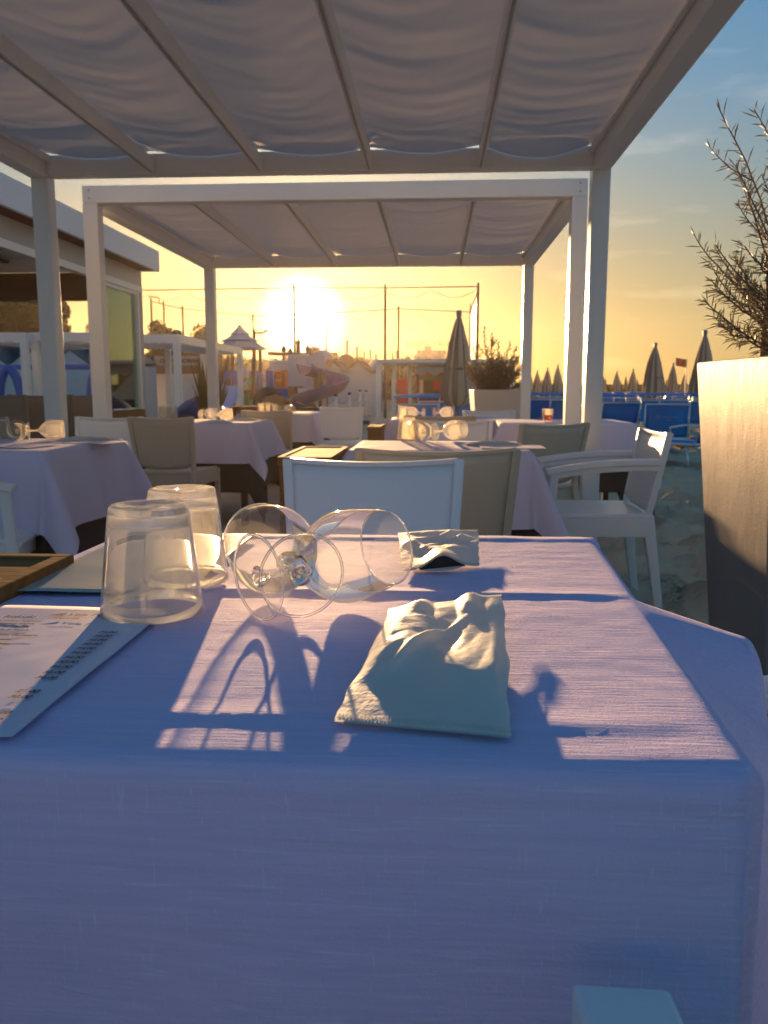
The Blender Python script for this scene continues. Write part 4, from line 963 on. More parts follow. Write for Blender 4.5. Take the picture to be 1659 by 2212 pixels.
# ---------------------------------------------------------------- low white gazebos and huts on the left
def gazebo(label, x0, x1, Y0, Y1, h, group='low white gazebos on the left'):
    t = thing('gazebo', label, 'gazebo', (x0, Y0, 0), 0, group); W = x1-x0; D = Y1-Y0
    for i in (0, 1):
        for j in (0, 1):
            b = MB(); b.box((i*(W-0.12)+0.06, j*(D-0.12)+0.06, (h-0.14)/2), (0.12, 0.12, h-0.14)); b.build('post', M['white'], t, bevel=0.01)
        b = MB(); b.box((W/2, i*(D-0.12)+0.06, h-0.07), (W, 0.12, 0.14)); b.build('beam', M['white'], t)
        b = MB(); b.box((i*(W-0.12)+0.06, D/2, h-0.07), (0.12, D-0.25, 0.138)); b.build('beam', M['white'], t)
    for k in range(4):
        b = MB(); a0 = 0.12+(W-0.24)*k/4; a1 = 0.12+(W-0.24)*(k+1)/4
        b.grid(lambda u, v: (a0+(a1-a0)*u, 0.13+(D-0.26)*v, h-0.06-0.10*math.sin(math.pi*u)), 6, 8); b.build('canopy_panel', M['canvas'], t, smooth=True)
    return t
def hh(x, y, Y): return gy(x, y, Y)
a = gy(-90, 718, 14); c = gy(55, 718, 14); gazebo('white gazebo at the left frame edge below the dark tree', a.x, c.x, 14, 17, c.z)
a = gy(64, 718, 14.3); c = gy(252, 718, 14.3); gazebo('white gazebo seen between the left pergola posts', a.x, c.x, 14.3, 17.3, a.z)
a = gy(250, 722, 14.6); c = gy(386, 722, 14.6); gazebo('white gazebo right of the kiosk glass', a.x+0.15, c.x, 14.6, 19.5, c.z)
# row of beach cabins
Yc = 24
pk = gy(0, 757, Yc).z; ev = gy(0, 790, Yc).z; W_ = gy(89, 800, Yc).x-gy(0, 800, Yc).x
cab = None
for k in range(-2, 4):
    xc = gy(-25, 800, Yc).x + W_*k
    lb = ['white beach cabin, first of the row at the left edge', 'white beach cabin, second of the row', 'white beach cabin under the dark tree', 'white beach cabin behind the blue arch', 'white beach cabin with louvred shutters', 'white beach cabin nearest the kiosk glass'][k+2]
    t = thing('beach_cabin', lb, 'cabin', (xc, Yc, 0), 0, 'row of white beach cabins'); h = W_/2
    b = MB(); b.add([(-h, 0, 0), (h, 0, 0), (h, 0, ev), (0, 0, pk), (-h, 0, ev), (-h, 2, 0), (h, 2, 0), (h, 2, ev), (0, 2, pk), (-h, 2, ev)],
                    [(0,1,2,3,4), (5,9,8,7,6), (0,4,9,5), (1,6,7,2)]); b.build('wall', M['hutwall'], t)
    b = MB(); b.add([(-h, -0.05, ev+0.02), (0, -0.05, pk+0.02), (0, 2.05, pk+0.1), (-h, 2.05, ev+0.1), (h, -0.05, ev+0.02), (h, 2.05, ev+0.1)], [(0,1,2,3), (1,4,5,2)]); b.build('roof', M['hutroof'], t, solid=0.04)
    d = MB(); d.box((0.12, -0.02, 0.78), (h*1.1, 0.04, 1.5)); dr = d.build('door', M['hutwall'], t, bevel=0.01)
    d = MB()
    for j in range(9): d.box((0.12, -0.045, 0.35+j*0.12), (h*0.9, 0.02, 0.05))
    d.build('louvres', M['hutwall'], dr)
rb = MB(); rb.box((0, 0, 0), (W_*5.0, 2.2, gy(0, 741, Yc+1.2).z-ev)); o = rb.build('ridge_roof', M['hutroof'], loc=(gy(-25, 800, Yc).x, Yc+2.3, (gy(0, 741, Yc+1.2).z+ev)/2)); tag(o, 'long dark teal roof behind the row of cabin gables', 'roof')
# blue inflatable arches
def arch(label, x0, x1, ytop, Y):
    a = gy(x0, 860, Y); c = gy(x1, 860, Y); r = (c.x-a.x)/2; zt = gy(x0, ytop, Y).z
    pts = [(r-r*math.cos(q), 0, max(-0.05, (zt)*math.sin(q)**0.75)) for q in [math.pi*k/24 for k in range(25)]]
    b = MB(); b.tube(pts, 0.11, 10); o = b.build('play_arch', M['pblue'], smooth=True, loc=(a.x, Y, 0)); tag(o, label, 'arch', 'blue padded play arches')
arch('blue padded play arch at the left frame edge', -4, 49, 797, 20)
arch('blue padded play arch between the left posts', 193, 240, 797, 20)
b = MB(); b.tube([(gy(-20, 793, 22).x, 22, gy(0, 793, 22).z), (gy(235, 793, 22).x, 22, gy(0, 793, 22).z)], 0.07, 8)
for x in (-10, 110, 230): b.tube([(gy(x, 793, 22).x, 22, -0.05), (gy(x, 793, 22).x, 22, gy(0, 793, 22).z)], 0.05, 8)
tag(b.build('blue_rail', M['pblue'], smooth=True), 'long blue rail in front of the beach cabins', 'rail')
# blue covered bench and pot plant
_a = gy(382, 900, 11); _b = gy(486, 900, 11); zt = gy(430, 856, 11).z; cw = _b.x-_a.x
t = thing('covered_lounge', 'low lounge under a navy cover behind the middle left table', 'sofa', ((_a.x+_b.x)/2, 11, 0))
def cov(u, v):
    x = (u-0.5)*cw; z = zt*(1-0.22*(2*u-1)**2); 
    if v < 0.3: return (x, -0.45+0.02*math.sin(u*20), z*(v/0.3)*0.75)
    if v > 0.7: return (x, 0.45, z*((1-v)/0.3)*0.75)
    return (x, -0.45+0.9*(v-0.3)/0.4, z*(0.75+0.25*math.sin(math.pi*(v-0.3)/0.4)))
b = MB(); b.grid(cov, 24, 20); b.build('cover', M['navy'], t, smooth=True, solid=0.01)
_a = gy(455, 890, 9.6)
t = thing('spiky_plant', 'dark spiky grass plant in a black pot right of the navy cover', 'plant', (_a.x, 9.6, 0))
b = MB(); b.lathe([(0.0001,-0.02),(0.12,-0.02),(0.17,0.62),(0.15,0.62),(0.14,0.55),(0.0001,0.55)], 16); b.build('pot', M['dark'], t, smooth=True)
b = MB()
for k in range(110):
    a = rnd.random()*6.28; l = 0.38+0.5*rnd.random(); s = 0.03+0.22*rnd.random()
    q = Vector((0.05*math.cos(a), 0.05*math.sin(a), 0.55)); e = Vector((s*math.cos(a), s*math.sin(a), 0.55+l)); mid = q.lerp(e, 0.5)-Vector((0.03*math.cos(a), 0.03*math.sin(a), 0)); ww = Vector((-math.sin(a), math.cos(a), 0))*0.010
    b.add([q-ww, q+ww, mid+ww, e, mid-ww], [(0,1,2,3,4)])
o = b.build('foliage', M['leaf2'], t); o['kind'] = 'stuff'
# white wall with sign
Ys = 27
a = gy(320, 880, Ys); c = gy(470, 880, Ys)
t = thing('sign_building', 'low white building with a faded sign board on its parapet', 'building', ((a.x+c.x)/2, Ys, 0)); WW = c.x-a.x
b = MB(); b.box((0, 1.5, gy(0, 808, Ys).z/2), (WW, 3, gy(0, 808, Ys).z)); b.build('wall', M['hutwall'], t)
zb_ = gy(0, 790, Ys).z; zt_ = gy(0, 770, Ys).z
b = MB(); b.box((0, 1.4, (gy(0, 808, Ys).z+zb_)/2), (WW+0.3, 3.2, zb_-gy(0, 808, Ys).z)); b.build('roof', M['brownroof'], t)
b = MB(); b.box((0, -0.1, (zb_+zt_)/2), (WW*0.72, 0.06, zt_-zb_)); sg = b.build('sign_board', M['concrete'], t)
me = text_mesh('CINOCI  ROMANI', (zt_-zb_)*0.55, align='CENTER', italic=False, bold=0.01); me.materials.clear(); me.materials.append(M['dark'])
o = bpy.data.objects.new('printed_text', me); S.collection.objects.link(o); o.parent = t; o.rotation_euler = (math.pi/2, 0, 0); o.location = (0, -0.14, zb_+(zt_-zb_)*0.28)

# ---------------------------------------------------------------- playground
Yp = 24
def PP(x, y, Y=Yp): return gy(x, y, Y)
c = PP(522, 880); tw = thing('play_tower', 'play tower with a tiered pagoda roof and a pale blue slide', 'playground tower', (c.x, Yp, 0))
def lx(x, Y=Yp): return PP(x, 800, Y).x-c.x
def lz(y, Y=Yp): return PP(522, y, Y).z
def tier(zlo, zhi, wlo, whi, curve=0.3):
    b = MB()
    pr = [(wlo*(1-q)**(1+curve)+whi*(1-(1-q)**(1+curve)), zlo+(zhi-zlo)*q) for q in [k/6 for k in range(7)]]
    pr = [(wlo*0.97, zlo-0.03)]+pr
    b.lathe(pr, 8); return b.build('roof_tier', M['pwhite'], tw)
hw = lx(577)
tier(lz(753), lz(735), hw, hw*0.56, 0.5); tier(lz(736), lz(720), hw*0.72, hw*0.24, 0.5); tier(lz(722), lz(702), hw*0.38, 0.03, 0.35)
for x, y in ((-0.62, -0.45), (0.62, -0.45), (-0.62, 0.62), (0.62, 0.62), (-0.30, 0.0)):
    b = MB(); b.tube([(x*hw, y*hw, 0), (x*hw, y*hw, lz(755))], 0.055, 8); b.build('post', M['pbrown'], tw, smooth=True)
b = MB(); b.box((0, 0.1, lz(845)), (hw*1.3, hw*1.2, 0.08)); b.build('platform', M['pbrown'], tw)
b = MB()
b.grid(lambda u, v: (lx(486)+(lx(520)-lx(486))*u, -hw*0.5, lz(802)+(lz(816)-lz(802)-0.35*(2*abs(u-0.5))**2)*v), 12, 3); b.build('arch_panel', M['pblue'], tw, solid=0.05)
for x0, x1, y0, y1, m in ((519, 539, 795, 815, 'pwhite'), (538, 546, 815, 850, 'pgreen'), (543, 560, 802, 838, 'pblue'), (560, 572, 805, 890, 'pwhite'), (528, 541, 850, 890, 'pgreen'), (486, 497, 810, 850, 'navy'), (576, 583, 800, 870, 'pblue')):
    b = MB(); b.box(((lx(x0)+lx(x1))/2, -hw*0.5+rnd.uniform(-.05, .35), (lz(y0)+lz(y1))/2), (lx(x1)-lx(x0), 0.06, lz(y0)-lz(y1))); b.build('panel', M[m], tw, bevel=0.02)
b = MB()
for k in range(10):
    pass
def slide(u, v):
    z = lz(842)*(1-v)+0.1; x = lx(510)+(lx(490)-lx(510))*v+ (u-0.5)*0.85; y = -hw*0.55-1.5*v
    return (x, y, z+0.16*(2*abs(u-0.5))**3)
b.grid(slide, 10, 14); b.build('slide', M['plight'], tw, smooth=True, solid=0.04)
# castle block with pencil spires
c2 = PP(640, 880, 27); ca = thing('play_castle', 'hazy play castle with pencil spires directly under the sun', 'playground castle', (c2.x, 27, 0))
def l2(x): return gy(x, 800, 27).x-c2.x
def z2(y): return gy(640, y, 27).z
for x0, x1, y0, y1, m in ((580, 622, 778, 800, 'pwhite'), (580, 590, 800, 880, 'pblue'), (588, 620, 838, 880, 'pblue'), (620, 668, 765, 835, 'pwhite'), (663, 706, 768, 880, 'pwhite'), (625, 640, 838, 880, 'pbrown'), (642, 660, 838, 885, 'pwhite'), (653, 659, 800, 850, 'pgreen')):
    b = MB(); b.box(((l2(x0)+l2(x1))/2, rnd.uniform(-0.3, 0.3), (z2(y0)+z2(y1))/2), (l2(x1)-l2(x0), 0.10, z2(y0)-z2(y1))); b.build('panel', M[m], ca, bevel=0.03)
for x, yt in ((608, 743), (622, 748), (640, 728), (660, 742), (668, 748)):
    b = MB(); b.tube([(l2(x), 0.5, 0), (l2(x), 0.5, z2(yt+14)), (l2(x), 0.5, z2(yt+10)), (l2(x), 0.5, z2(yt))], [0.07, 0.07, 0.10, 0.01], 8); b.build('spire', M['pbrown'], ca, smooth=True)
b = MB()
for k in range(7):
    x = 592+4*k; b.tube([(l2(x), 0.35, z2(840)), (l2(x), 0.35, z2(800))], 0.02, 6)
for y in (805, 815, 825, 835): b.tube([(l2(590), 0.35, z2(y)), (l2(618), 0.35, z2(y))], 0.02, 6)
b.build('climbing_net', M['porange'], ca)
b = MB(); b.tube([(l2(574), 0.4, z2(761)), (l2(664), 0.4, z2(764))], 0.05, 6); b.tube([(l2(574), 0.4, z2(765)), (l2(664), 0.4, z2(768))], 0.03, 6); b.build('rail', M['pbrown'], ca)
R1 = (l2(706)-l2(664))/2
b = MB(); b.lathe([(R1*math.cos(q)+1e-3, R1*0.9*math.sin(q)) for q in [math.pi/2*k/8 for k in range(9)]], 20, Matrix.Translation((l2(690), 0.9, z2(772)))); b.build('dome', M['pwhite'], ca, smooth=True)
b = MB(); b.box((l2(692), -0.4, z2(835)), (0.28, 0.3, 0.75)); b.tube([(l2(692), -0.4, z2(822)), (l2(694), -0.4, z2(810)), (l2(698), -0.4, z2(796))], [0.24, 0.16, 0.1], 8); b.build('carved_trunk', M['pbrown'], ca, bevel=0.05)
# spiral slide
c3 = gy(692, 880, 22); st = thing('spiral_slide', 'purple spiral slide left of the white rope posts', 'slide', (c3.x, 22, 0))
def l3(x): return gy(x, 840, 22).x-c3.x
ztop = gy(692, 812, 22).z; rr = 0.52
def spi(u, v):
    a = R(150) - v*R(430); rad = rr + (u-0.5)*0.55; z = ztop*(1-v)**0.9*0.97+0.18; q = 2*abs(u-0.5)
    return (rad*math.cos(a), rad*math.sin(a)*0.9, z+0.30*q**3-0.1)
b = MB(); b.grid(spi, 10, 60); b.build('chute', M['ppurple'], st, smooth=True, solid=0.03)
b = MB(); b.tube([(0.0, 0, 0), (0, 0, ztop+0.1)], 0.05, 8); b.build('post', M['pbrown'], st, smooth=True)
b = MB(); b.grid(lambda u, v: (0.25+1.1*v, -0.55+(u-0.5)*0.6, 0.10+0.06*(2*abs(u-0.5))**3), 8, 8); b.build('run_out', M['navy'], st, smooth=True, solid=0.04)
# tyre and round hut lid in front of the castle
p = gy(580, 870, 23); b = MB(); b.lathe([(0.20*1+0.16*math.cos(a)+0.08, 0.10*math.sin(a)) for a in [2*math.pi*k/12 for k in range(13)]], 20, Matrix.Translation((p.x, 23, 0.62)) @ Matrix.Rotation(math.pi/2, 4, 'X')); tag(b.build('upright_tunnel', M['dark'], smooth=True), 'dark upright tyre between the play tower and the castle', 'tyre')
p = gy(620, 880, 22); b = MB()
for q in range(3): b.lathe([(0.001, -0.2), (0.24, -0.18), (0.33, 0), (0.25, 0.2), (0.001, 0.26)], 14, Matrix.Translation((p.x-0.32+0.36*q, 22+0.1*q, 0.45+0.14*((q+1) % 2))) @ Matrix.Rotation(0.6*q, 4, 'X'))
tag(b.build('spring_rider', M['porange'], smooth=True), 'brown orange spring rider in front of the castle', 'spring rider')
p = gy(735/1.0*0+637, 905, 13); t = thing('round_table', 'low round dark table catching the sun before the spiral slide', 'table', (p.x-0.0, 13, 0))
b = MB(); b.lathe([(0.001, 0.70), (0.34, 0.70), (0.35, 0.67), (0.001, 0.66)], 24); b.build('tabletop', M['under'], t)
b = MB(); b.tube([(0,0,-0.02), (0,0,0.67)], 0.04, 8); b.build('leg', M['dark'], t)

# rope posts
rp = [((726, 929), 849), ((755, 913.5), 847), ((778, 902), 841), ((791, 897), 842)]
proto = None; tops = []
for i, ((x, y), yt) in enumerate(rp):
    p = gz(x, y, 0.0); h = gy(x, yt, p.y).z
    t = thing('rope_post', ['nearest white rope post, left of the row', 'second white rope post', 'third white rope post', 'farthest white rope post, by the white awning'][i], 'post', (p.x, p.y, 0), 0, 'white rope posts')
    b = MB(); b.tube([(0,0,-0.05), (0,0,h-0.09)], 0.042, 10); b.build('shaft', M['white'], t, smooth=True)
    b = MB(); b.lathe([(0.001, h-0.09), (0.05, h-0.08), (0.055, h-0.04), (0.035, h-0.005), (0.001, h)], 12); b.build('cap', M['dark'], t, smooth=True)
    tops.append(Vector((p.x, p.y, h-0.14)))
b = MB(); tops.insert(0, gy(640, 868, 15) ); 
for a, c_ in zip(tops, tops[1:]):
    for dz in (0, -0.30): b.tube([a.lerp(c_, k/8)-Vector((0,0,0.16*math.sin(math.pi*k/8)-dz)) for k in range(9)], 0.010, 5)
tag(b.build('rope', M['rope']), 'sagging ropes strung between the white posts', 'rope')
# twin gabled white hut
Yh = 33
c = gy(757, 880, Yh); t = thing('twin_hut', 'white twin gabled hut with brown roofs behind the rope posts', 'hut', (c.x, Yh, 0))
hx = lambda x: gy(x, 830, Yh).x-c.x
hz = lambda y: gy(757, y, Yh).z
b = MB(); pts = [(708, 795), (719, 778), (745, 800), (775, 780), (806, 806)]
b.add([(hx(708), 0, 0)]+[(hx(x), 0, hz(y+2)) for x, y in pts]+[(hx(803), 0, 0)], [tuple(range(7))[::-1]])
b.add([(hx(803), 0, 0), (hx(803), 0, hz(805)), (hx(812), 3, hz(805)), (hx(812), 3, 0)], [(0,3,2,1)]); b.add([(hx(708), 0, 0), (hx(708), 0, hz(797)), (hx(708), 3, hz(797)), (hx(708), 3, 0)], [(0,1,2,3)]); b.build('wall', M['hutwall'], t)
for (xa, ya), (xb, yb) in zip(pts, pts[1:]):
    b = MB(); b.add([(hx(xa), -0.15, hz(ya)), (hx(xb), -0.15, hz(yb)), (hx(xb)*1.0, 3, hz(yb)), (hx(xa), 3, hz(ya))], [(0,1,2,3)]); b.build('roof', M['brownroof'], t, solid=0.12)
# domes
def dome(label, x, y, r, Y, m, fin=True):
    p = gy(x, y, Y); Rm = gy(x+r, y, Y).x-p.x
    t = thing('dome_tower', label, 'dome', (p.x, Y, 0))
    b = MB(); b.lathe([(Rm*math.cos(q)+1e-3, p.z+Rm*math.sin(q)) for q in [math.pi/2*k/8-0.4 for k in range(10)]], 20); b.build('dome', M[m], t, smooth=True)
    b = MB(); b.tube([(0,0,0), (0,0,p.z-Rm*0.3)], Rm*0.8, 12); b.build('drum', M[m], t, smooth=True)
    b = MB(); b.tube([(0,0,p.z+Rm*0.95), (0,0,p.z+Rm*1.35)], [Rm*0.12, 0.02], 8); b.build('finial', M['pbrown'], t)
dome('red dome rising behind the twin gabled hut', 748, 785, 20, 38, 'domered')
dome('grey dome seen left of the white awning', 941/1.1573, 792, 16, 40, 'pwhite')
dome('low dark dome behind the white awning', 880, 782, 11, 60, 'brownroof')

# ---------------------------------------------------------------- white awning stand
Ya = 22
a = gy(812, 900, Ya); c = gy(1110, 900, Ya); t = thing('awning_stand', 'white framed beach bar with a scalloped awning behind the striped parasol', 'beach bar', (a.x, Ya, 0)); W = c.x-a.x
zt = gy(812, 777, Ya).z; z1 = gy(812, 783, Ya).z
b = MB(); b.box((W/2, 0, (zt+z1)/2), (W, 0.12, zt-z1)); b.build('beam', M['white'], t)
b = MB(); b.box((W/2, 1.6, (zt+z1)/2-0.02), (W, 3.0, 0.05)); b.build('roof', M['canvas'], t)
for x, y in ((0.06, 0), (0.42, 0.9), (0.85, 1.7), (1.15, 2.6), (W-0.06, 0)):
    b = MB(); b.box((x, y+0.06, z1/2), (0.11, 0.11, z1-0.01)); b.build('post', M['white'], t)
def val(u, v): 
    x = 1.0+(W-1.1)*u; z = gy(0, 792, Ya).z - v*(0.14+0.09*abs(math.sin(u*math.pi*7))); return (x, 0.9-0.15*v, z)
b = MB(); b.grid(val, 84, 4); b.build('scalloped_valance', M['white'], t, smooth=True)
b = MB(); b.grid(lambda u, v: (1.0+(W-1.1)*u, 0.9+1.3*v, gy(0, 792, Ya).z+0.10*v), 6, 4); b.build('awning', M['white'], t)
for x0, x1, y0, y1, m in ((0.45, 0.75, 820, 880, 'red'), (1.1, 1.9, 800, 815, 'domered'), (2.05, 2.6, 800, 815, 'pgreen'), (1.5, 2.6, 822, 842, 'red'), (1.1, 3.2, 850, 880, 'navy'), (1.1, 3.3, 815, 821, 'green')):
    b = MB(); b.box(((x0+x1)/2, 2.2+0.1*rnd.random(), (gy(0, y0, Ya+2).z+gy(0, y1, Ya+2).z)/2), (x1-x0, 0.06, abs(gy(0, y0, Ya+2).z-gy(0, y1, Ya+2).z))); b.build('shop_panel', M[m], t)
b = MB(); b.grid(lambda u, v: (2.55+1.0*u, 1.8, 0.7+1.0*v*(1-u)), 4, 4); b.build('side_flap', M['hutwall'], t, solid=0.02)
b = MB(); b.box((W/2+0.5, 2.9, 0.75), (W-1.0, 0.08, 1.5)); b.build('back_wall', M['under'], t)

# ---------------------------------------------------------------- sports nets
ZN = 4.5
def netrun(label, tops, group='tall sports nets behind the playground', net=True, z=ZN):
    pts = [gz(x, y, z) for x, y in tops]
    t = thing('sports_net', label, 'net fence', (pts[0].x, pts[0].y, 0), 0, group); o0 = Vector((pts[0].x, pts[0].y, 0))
    for q in pts:
        b = MB(); v = q-o0; b.tube([(v.x, v.y, -0.04), (v.x, v.y, z+0.12)], [0.055, 0.04], 8); b.build('post', M['darkpole'], t, smooth=True)
    for a, c in zip(pts, pts[1:]):
        b = MB(); b.tube([a-o0, c-o0], 0.022, 6); b.build('cable', M['darkpole'], t)
        b = MB(); n = max(2, round((c-a).length/1.3)); line = []
        for k in range(n*8+1):
            q = k/(n*8); s = abs(math.sin(q*n*math.pi)); line.append(a.lerp(c, q)-o0-Vector((0,0,0.06+0.30*s)))
        b.tube(line, 0.010, 4); b.build('scalloped_edge', M['rope'], t)
        b = MB(); b.grid(lambda u, v: (a.lerp(c, u)-o0)-Vector((0,0,(0.06+0.30*abs(math.sin(u*n*math.pi)))*(1-v)+ (z)*v)), n*8, 2); b.build('net', M['net'], t)
    return t
netrun('nearer tall net with three posts stretched across the sun', [(250, 628), (635, 622), (832, 622), (1033, 619)])
netrun('net side running away from the rightmost tall post', [(1033, 619), (1017, 662)])
netrun('farther tall net seen through the nearer one', [(326, 651), (394, 667), (546, 683), (704, 677), (861, 667), (1016, 674)])
# street lamp and loudspeaker poles
def lamp(label, x, yt, Y, arm, m='darkpole'):
    p = gy(x, yt, Y); t = thing('light_pole', label, 'pole', (p.x, Y, 0)); b = MB(); b.tube([(0,0,0), (0,0,p.z)], [0.06, 0.04], 8); b.build('pole', M[m], t)
    b = MB(); b.tube([Vector(q) for q in arm(p.z)], 0.035, 6); b.build('arm', M[m], t); return t
lamp('thin pole with a stepped lamp arm left of the second pergola', 353, 650, 40, lambda z: [(0,0,z-0.15), (-0.22,0,z-0.1), (-0.22,0,z+0.15), (-0.7,0,z+0.2)])
lamp('short pole with a horn loudspeaker above the pagoda roof', 549, 712, 25, lambda z: [(0,0,z-0.1), (0.25,0,z-0.1), (0.4,0,z-0.02)])
PLL = ['dark utility pole on the finial line of the red dome', 'thin dark pole just right of the red dome', 'thin dark pole two steps right of the red dome', 'thin dark pole left of the tall net post', 'thin dark pole just left of the tall net post', 'thin dark pole between the two tall net posts', 'short dark pole right of the net posts', 'thin mast beside the hotel block']
for i, (x, yt) in enumerate(((750, 735), (771, 748), (787, 760), (800, 755), (812, 765), (848, 762), (857, 757), (905, 765))):
    Y = 55+6*i; p = gy(x, yt, Y); o = MB(); o.tube([(0,0,0), (0,0,p.z)], 0.09, 6)
    tag(o.build('utility_pole', M['darkpole'], loc=(p.x, Y, 0)), PLL[i], 'pole', 'utility poles on the skyline')
b = MB()
for j in range(6):
    a = gy(700, 752+5*j, 60); c = gy(980, 755+4*j, 75)
    for s in range(4):
        p0_ = a.lerp(c, s/4); p1_ = a.lerp(c, (s+1)/4); b.tube([p0_.lerp(p1_, k/6)-Vector((0,0,0.5*math.sin(math.pi*k/6))) for k in range(7)], 0.018, 4, caps=False)
tag(b.build('overhead_wires', M['darkpole']), 'sagging overhead wires on the skyline right of the sun', 'wires')
# silhouette hotel with roof letters
Yb = 150
p = gy(925, 770, Yb); t = thing('hotel_block', 'dark stepped hotel on the skyline with letters on its roof', 'building', (p.x, Yb, 0))
bx = lambda x: gy(x, 770, Yb).x-p.x; bz = lambda y: gy(925, y, Yb).z
for x0, x1, y0, nm in ((895, 960, 768, 'wall'), (903, 958, 759, 'upper_storey'), (917, 932, 750, 'stair_tower')):
    b = MB(); b.box(((bx(x0)+bx(x1))/2, rnd.random(), bz(y0)/2), (bx(x1)-bx(x0), 8, bz(y0))); b.build(nm, M['concrete'], t)
b = MB()
for k in range(6): b.box((bx(905)+1.0*k*0.9, -4.7, bz(764)), (0.55, 0.1, 0.7))
b.build('window', M['dark'], t)
me = text_mesh('AMBRA  PALACE', 1.3, align='CENTER', italic=False); me.materials.clear(); me.materials.append(M['darkpole'])
o = bpy.data.objects.new('roof_letters', me); S.collection.objects.link(o); o.parent = t; o.rotation_euler = (math.pi/2, 0, 0); o.location = (bx(934), -1, bz(749))

# ---------------------------------------------------------------- trees
def tree(label, x, ytop, ybot, wpx, Y, m='leaf', n=2200, leaf=0.16, name='tree', seed=1, blobs=9, cat='tree'):
    r_ = random.Random(seed); p = gy(x, ybot, Y); q = gy(x, ytop, Y); hw_ = (gy(x+wpx/2, ytop, Y).x-p.x); H = q.z; zb = max(0.4, p.z)
    t = thing(name, label, cat, (p.x, Y, 0), 0, 'trees along the skyline')
    b = MB(); b.tube([(0,0,-0.1), (0.05*H*0.2, 0, H*0.4), (0,0,H*0.85)], [0.05*H*0.35+0.05, 0.04*H*0.3+0.03, 0.02], 8)
    for k in range(6):
        a = r_.random()*6.28; z = zb+(H-zb)*r_.random()*0.6; b.tube([(0,0,z), (hw_*0.6*math.cos(a), hw_*0.6*math.sin(a), z+0.3*(H-z))], [0.04, 0.015], 5)
    b.build('trunk', M['bark'], t, smooth=True)
    cs = []
    for k in range(blobs):
        z = zb+(H-zb)*(0.15+0.75*r_.random()); s = 1-0.5*abs((z-zb)/(H-zb)-0.4)
        cs.append((Vector((r_.uniform(-1, 1)*hw_*0.62*s, r_.uniform(-1, 1)*hw_*0.5, z)), (H-zb)*r_.uniform(0.14, 0.27)))
    cs.append((Vector((0, 0, H-(H-zb)*0.14)), (H-zb)*0.14))
    b = MB()
    for k in range(n):
        c_, rr_ = cs[r_.randrange(len(cs))]; d = Vector((r_.gauss(0, 1), r_.gauss(0, 1), r_.gauss(0, 1))).normalized()*rr_*(r_.random()**0.35)*1.15
        o_ = c_+d; u = Vector((r_.gauss(0, 1), r_.gauss(0, 1), r_.gauss(0, 1))).normalized(); v = u.orthogonal().normalized()*leaf*r_.uniform(0.5, 1.2)*0.5; u = u*leaf*r_.uniform(0.6, 1.3)
        b.add([o_-u*0.5, o_+v*0.6, o_+u*0.5, o_-v*0.6], [(0,1,2,3)])
    o = b.build('crown', M[m], t); o['kind'] = 'stuff'; return t
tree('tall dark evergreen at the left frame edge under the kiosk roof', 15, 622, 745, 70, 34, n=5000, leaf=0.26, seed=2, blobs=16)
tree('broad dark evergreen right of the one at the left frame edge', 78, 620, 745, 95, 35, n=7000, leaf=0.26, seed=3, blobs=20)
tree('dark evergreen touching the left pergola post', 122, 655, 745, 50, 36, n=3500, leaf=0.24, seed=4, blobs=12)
tree('thin leafed bush top between the two left posts', 215, 693, 745, 40, 36, 'leaf2', n=1100, leaf=0.16, seed=5)
tree('wispy tree right of the kiosk glass', 345, 702, 790, 60, 34, 'leaf2', n=2600, leaf=0.18, seed=6, blobs=11)
tree('wispy tree left of the slim left post of the far frame', 385, 715, 790, 55, 35, 'leaf2', n=2200, leaf=0.18, seed=7, blobs=10)
tree('wispy tree behind the slim left post', 440, 712, 790, 70, 36, 'leaf2', n=2600, leaf=0.18, seed=8, blobs=11)
tree('small tree left of the red dome', 724, 763, 800, 26, 60, 'leaf2', n=1200, leaf=0.22, seed=9)
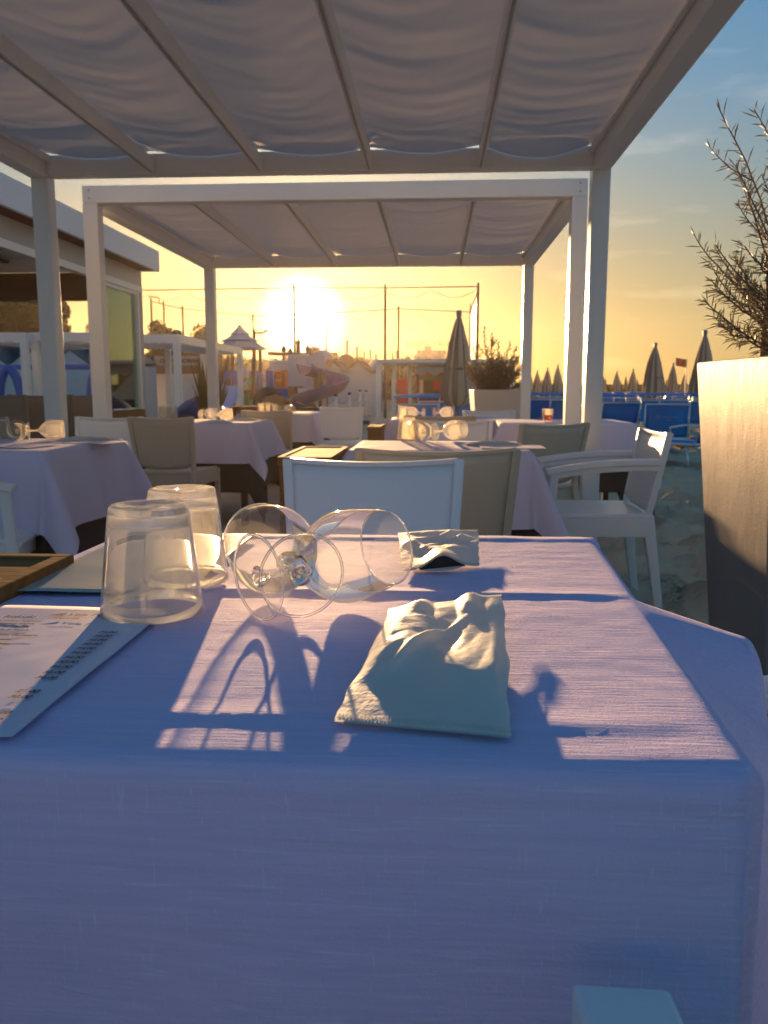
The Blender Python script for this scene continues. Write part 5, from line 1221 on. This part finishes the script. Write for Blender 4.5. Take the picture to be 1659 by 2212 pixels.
tree('rounded tree right of the play castle spires', 679, 752, 800, 26, 60, 'leaf2', n=1200, leaf=0.22, seed=10)
# dark mass of trees along the skyline
b = MB(); r_ = random.Random(4)
for k in range(9000):
    x = r_.uniform(230, 1000); Y = r_.uniform(62, 85); top = 783+6*noise.noise(Vector((x*0.02, 0, 0)))+4*noise.noise(Vector((x*0.09, 3, 0))) - (12 if x < 480 else 0)
    y = top+(850-top)*r_.random()**1.5; o_ = gy(x, y, Y); u = Vector((r_.gauss(0, 1), r_.gauss(0, 1), r_.gauss(0, 1))).normalized(); v = u.orthogonal().normalized()*0.45
    b.add([o_-u*0.5, o_+v*0.6, o_+u*0.5, o_-v*0.6], [(0,1,2,3)])
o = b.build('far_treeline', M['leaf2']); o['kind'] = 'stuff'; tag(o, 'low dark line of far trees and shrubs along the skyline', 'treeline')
b = MB(); b.box((0, 0, 0.75), (95, 1.2, 1.6)); o = b.build('far_hedge', M['leaf'], loc=(gy(600, 850, 88).x-4, 88, 0)); tag(o, 'long dark hedge on the skyline behind the playground', 'hedge')
# wire tie hanging from the pergola corner
_p = gy(1311, 375, 4.95); b = MB(); b.tube([_p, _p-Vector((0.004,0,0.05)), _p-Vector((-0.002,0,0.10))], 0.002, 5); tag(b.build('cord_end', M['rope']), 'short cord end dangling from the pergola corner on the right', 'cord')


# ---------------------------------------------------------------- haze volume added to imitate the sun's warm veiling glare
HAZE = True
if HAZE:
    hb_ = MB(); hb_.box((0, 72, 5.95), (260, 176, 13.9)); hz_ = hb_.build('haze', [])
    hm = bpy.data.materials.new('glare_haze'); hm.use_nodes = True; n = hm.node_tree.nodes; n.clear(); o_ = n.new('ShaderNodeOutputMaterial'); v = n.new('ShaderNodeVolumePrincipled')
    v.inputs['Color'].default_value = (1, 0.88, 0.74, 1); v.inputs['Density'].default_value = 0.00026; v.inputs['Anisotropy'].default_value = 0.80
    hm.node_tree.links.new(v.outputs[0], o_.inputs['Volume']); hz_.data.materials.append(hm); hz_['kind'] = 'stuff'
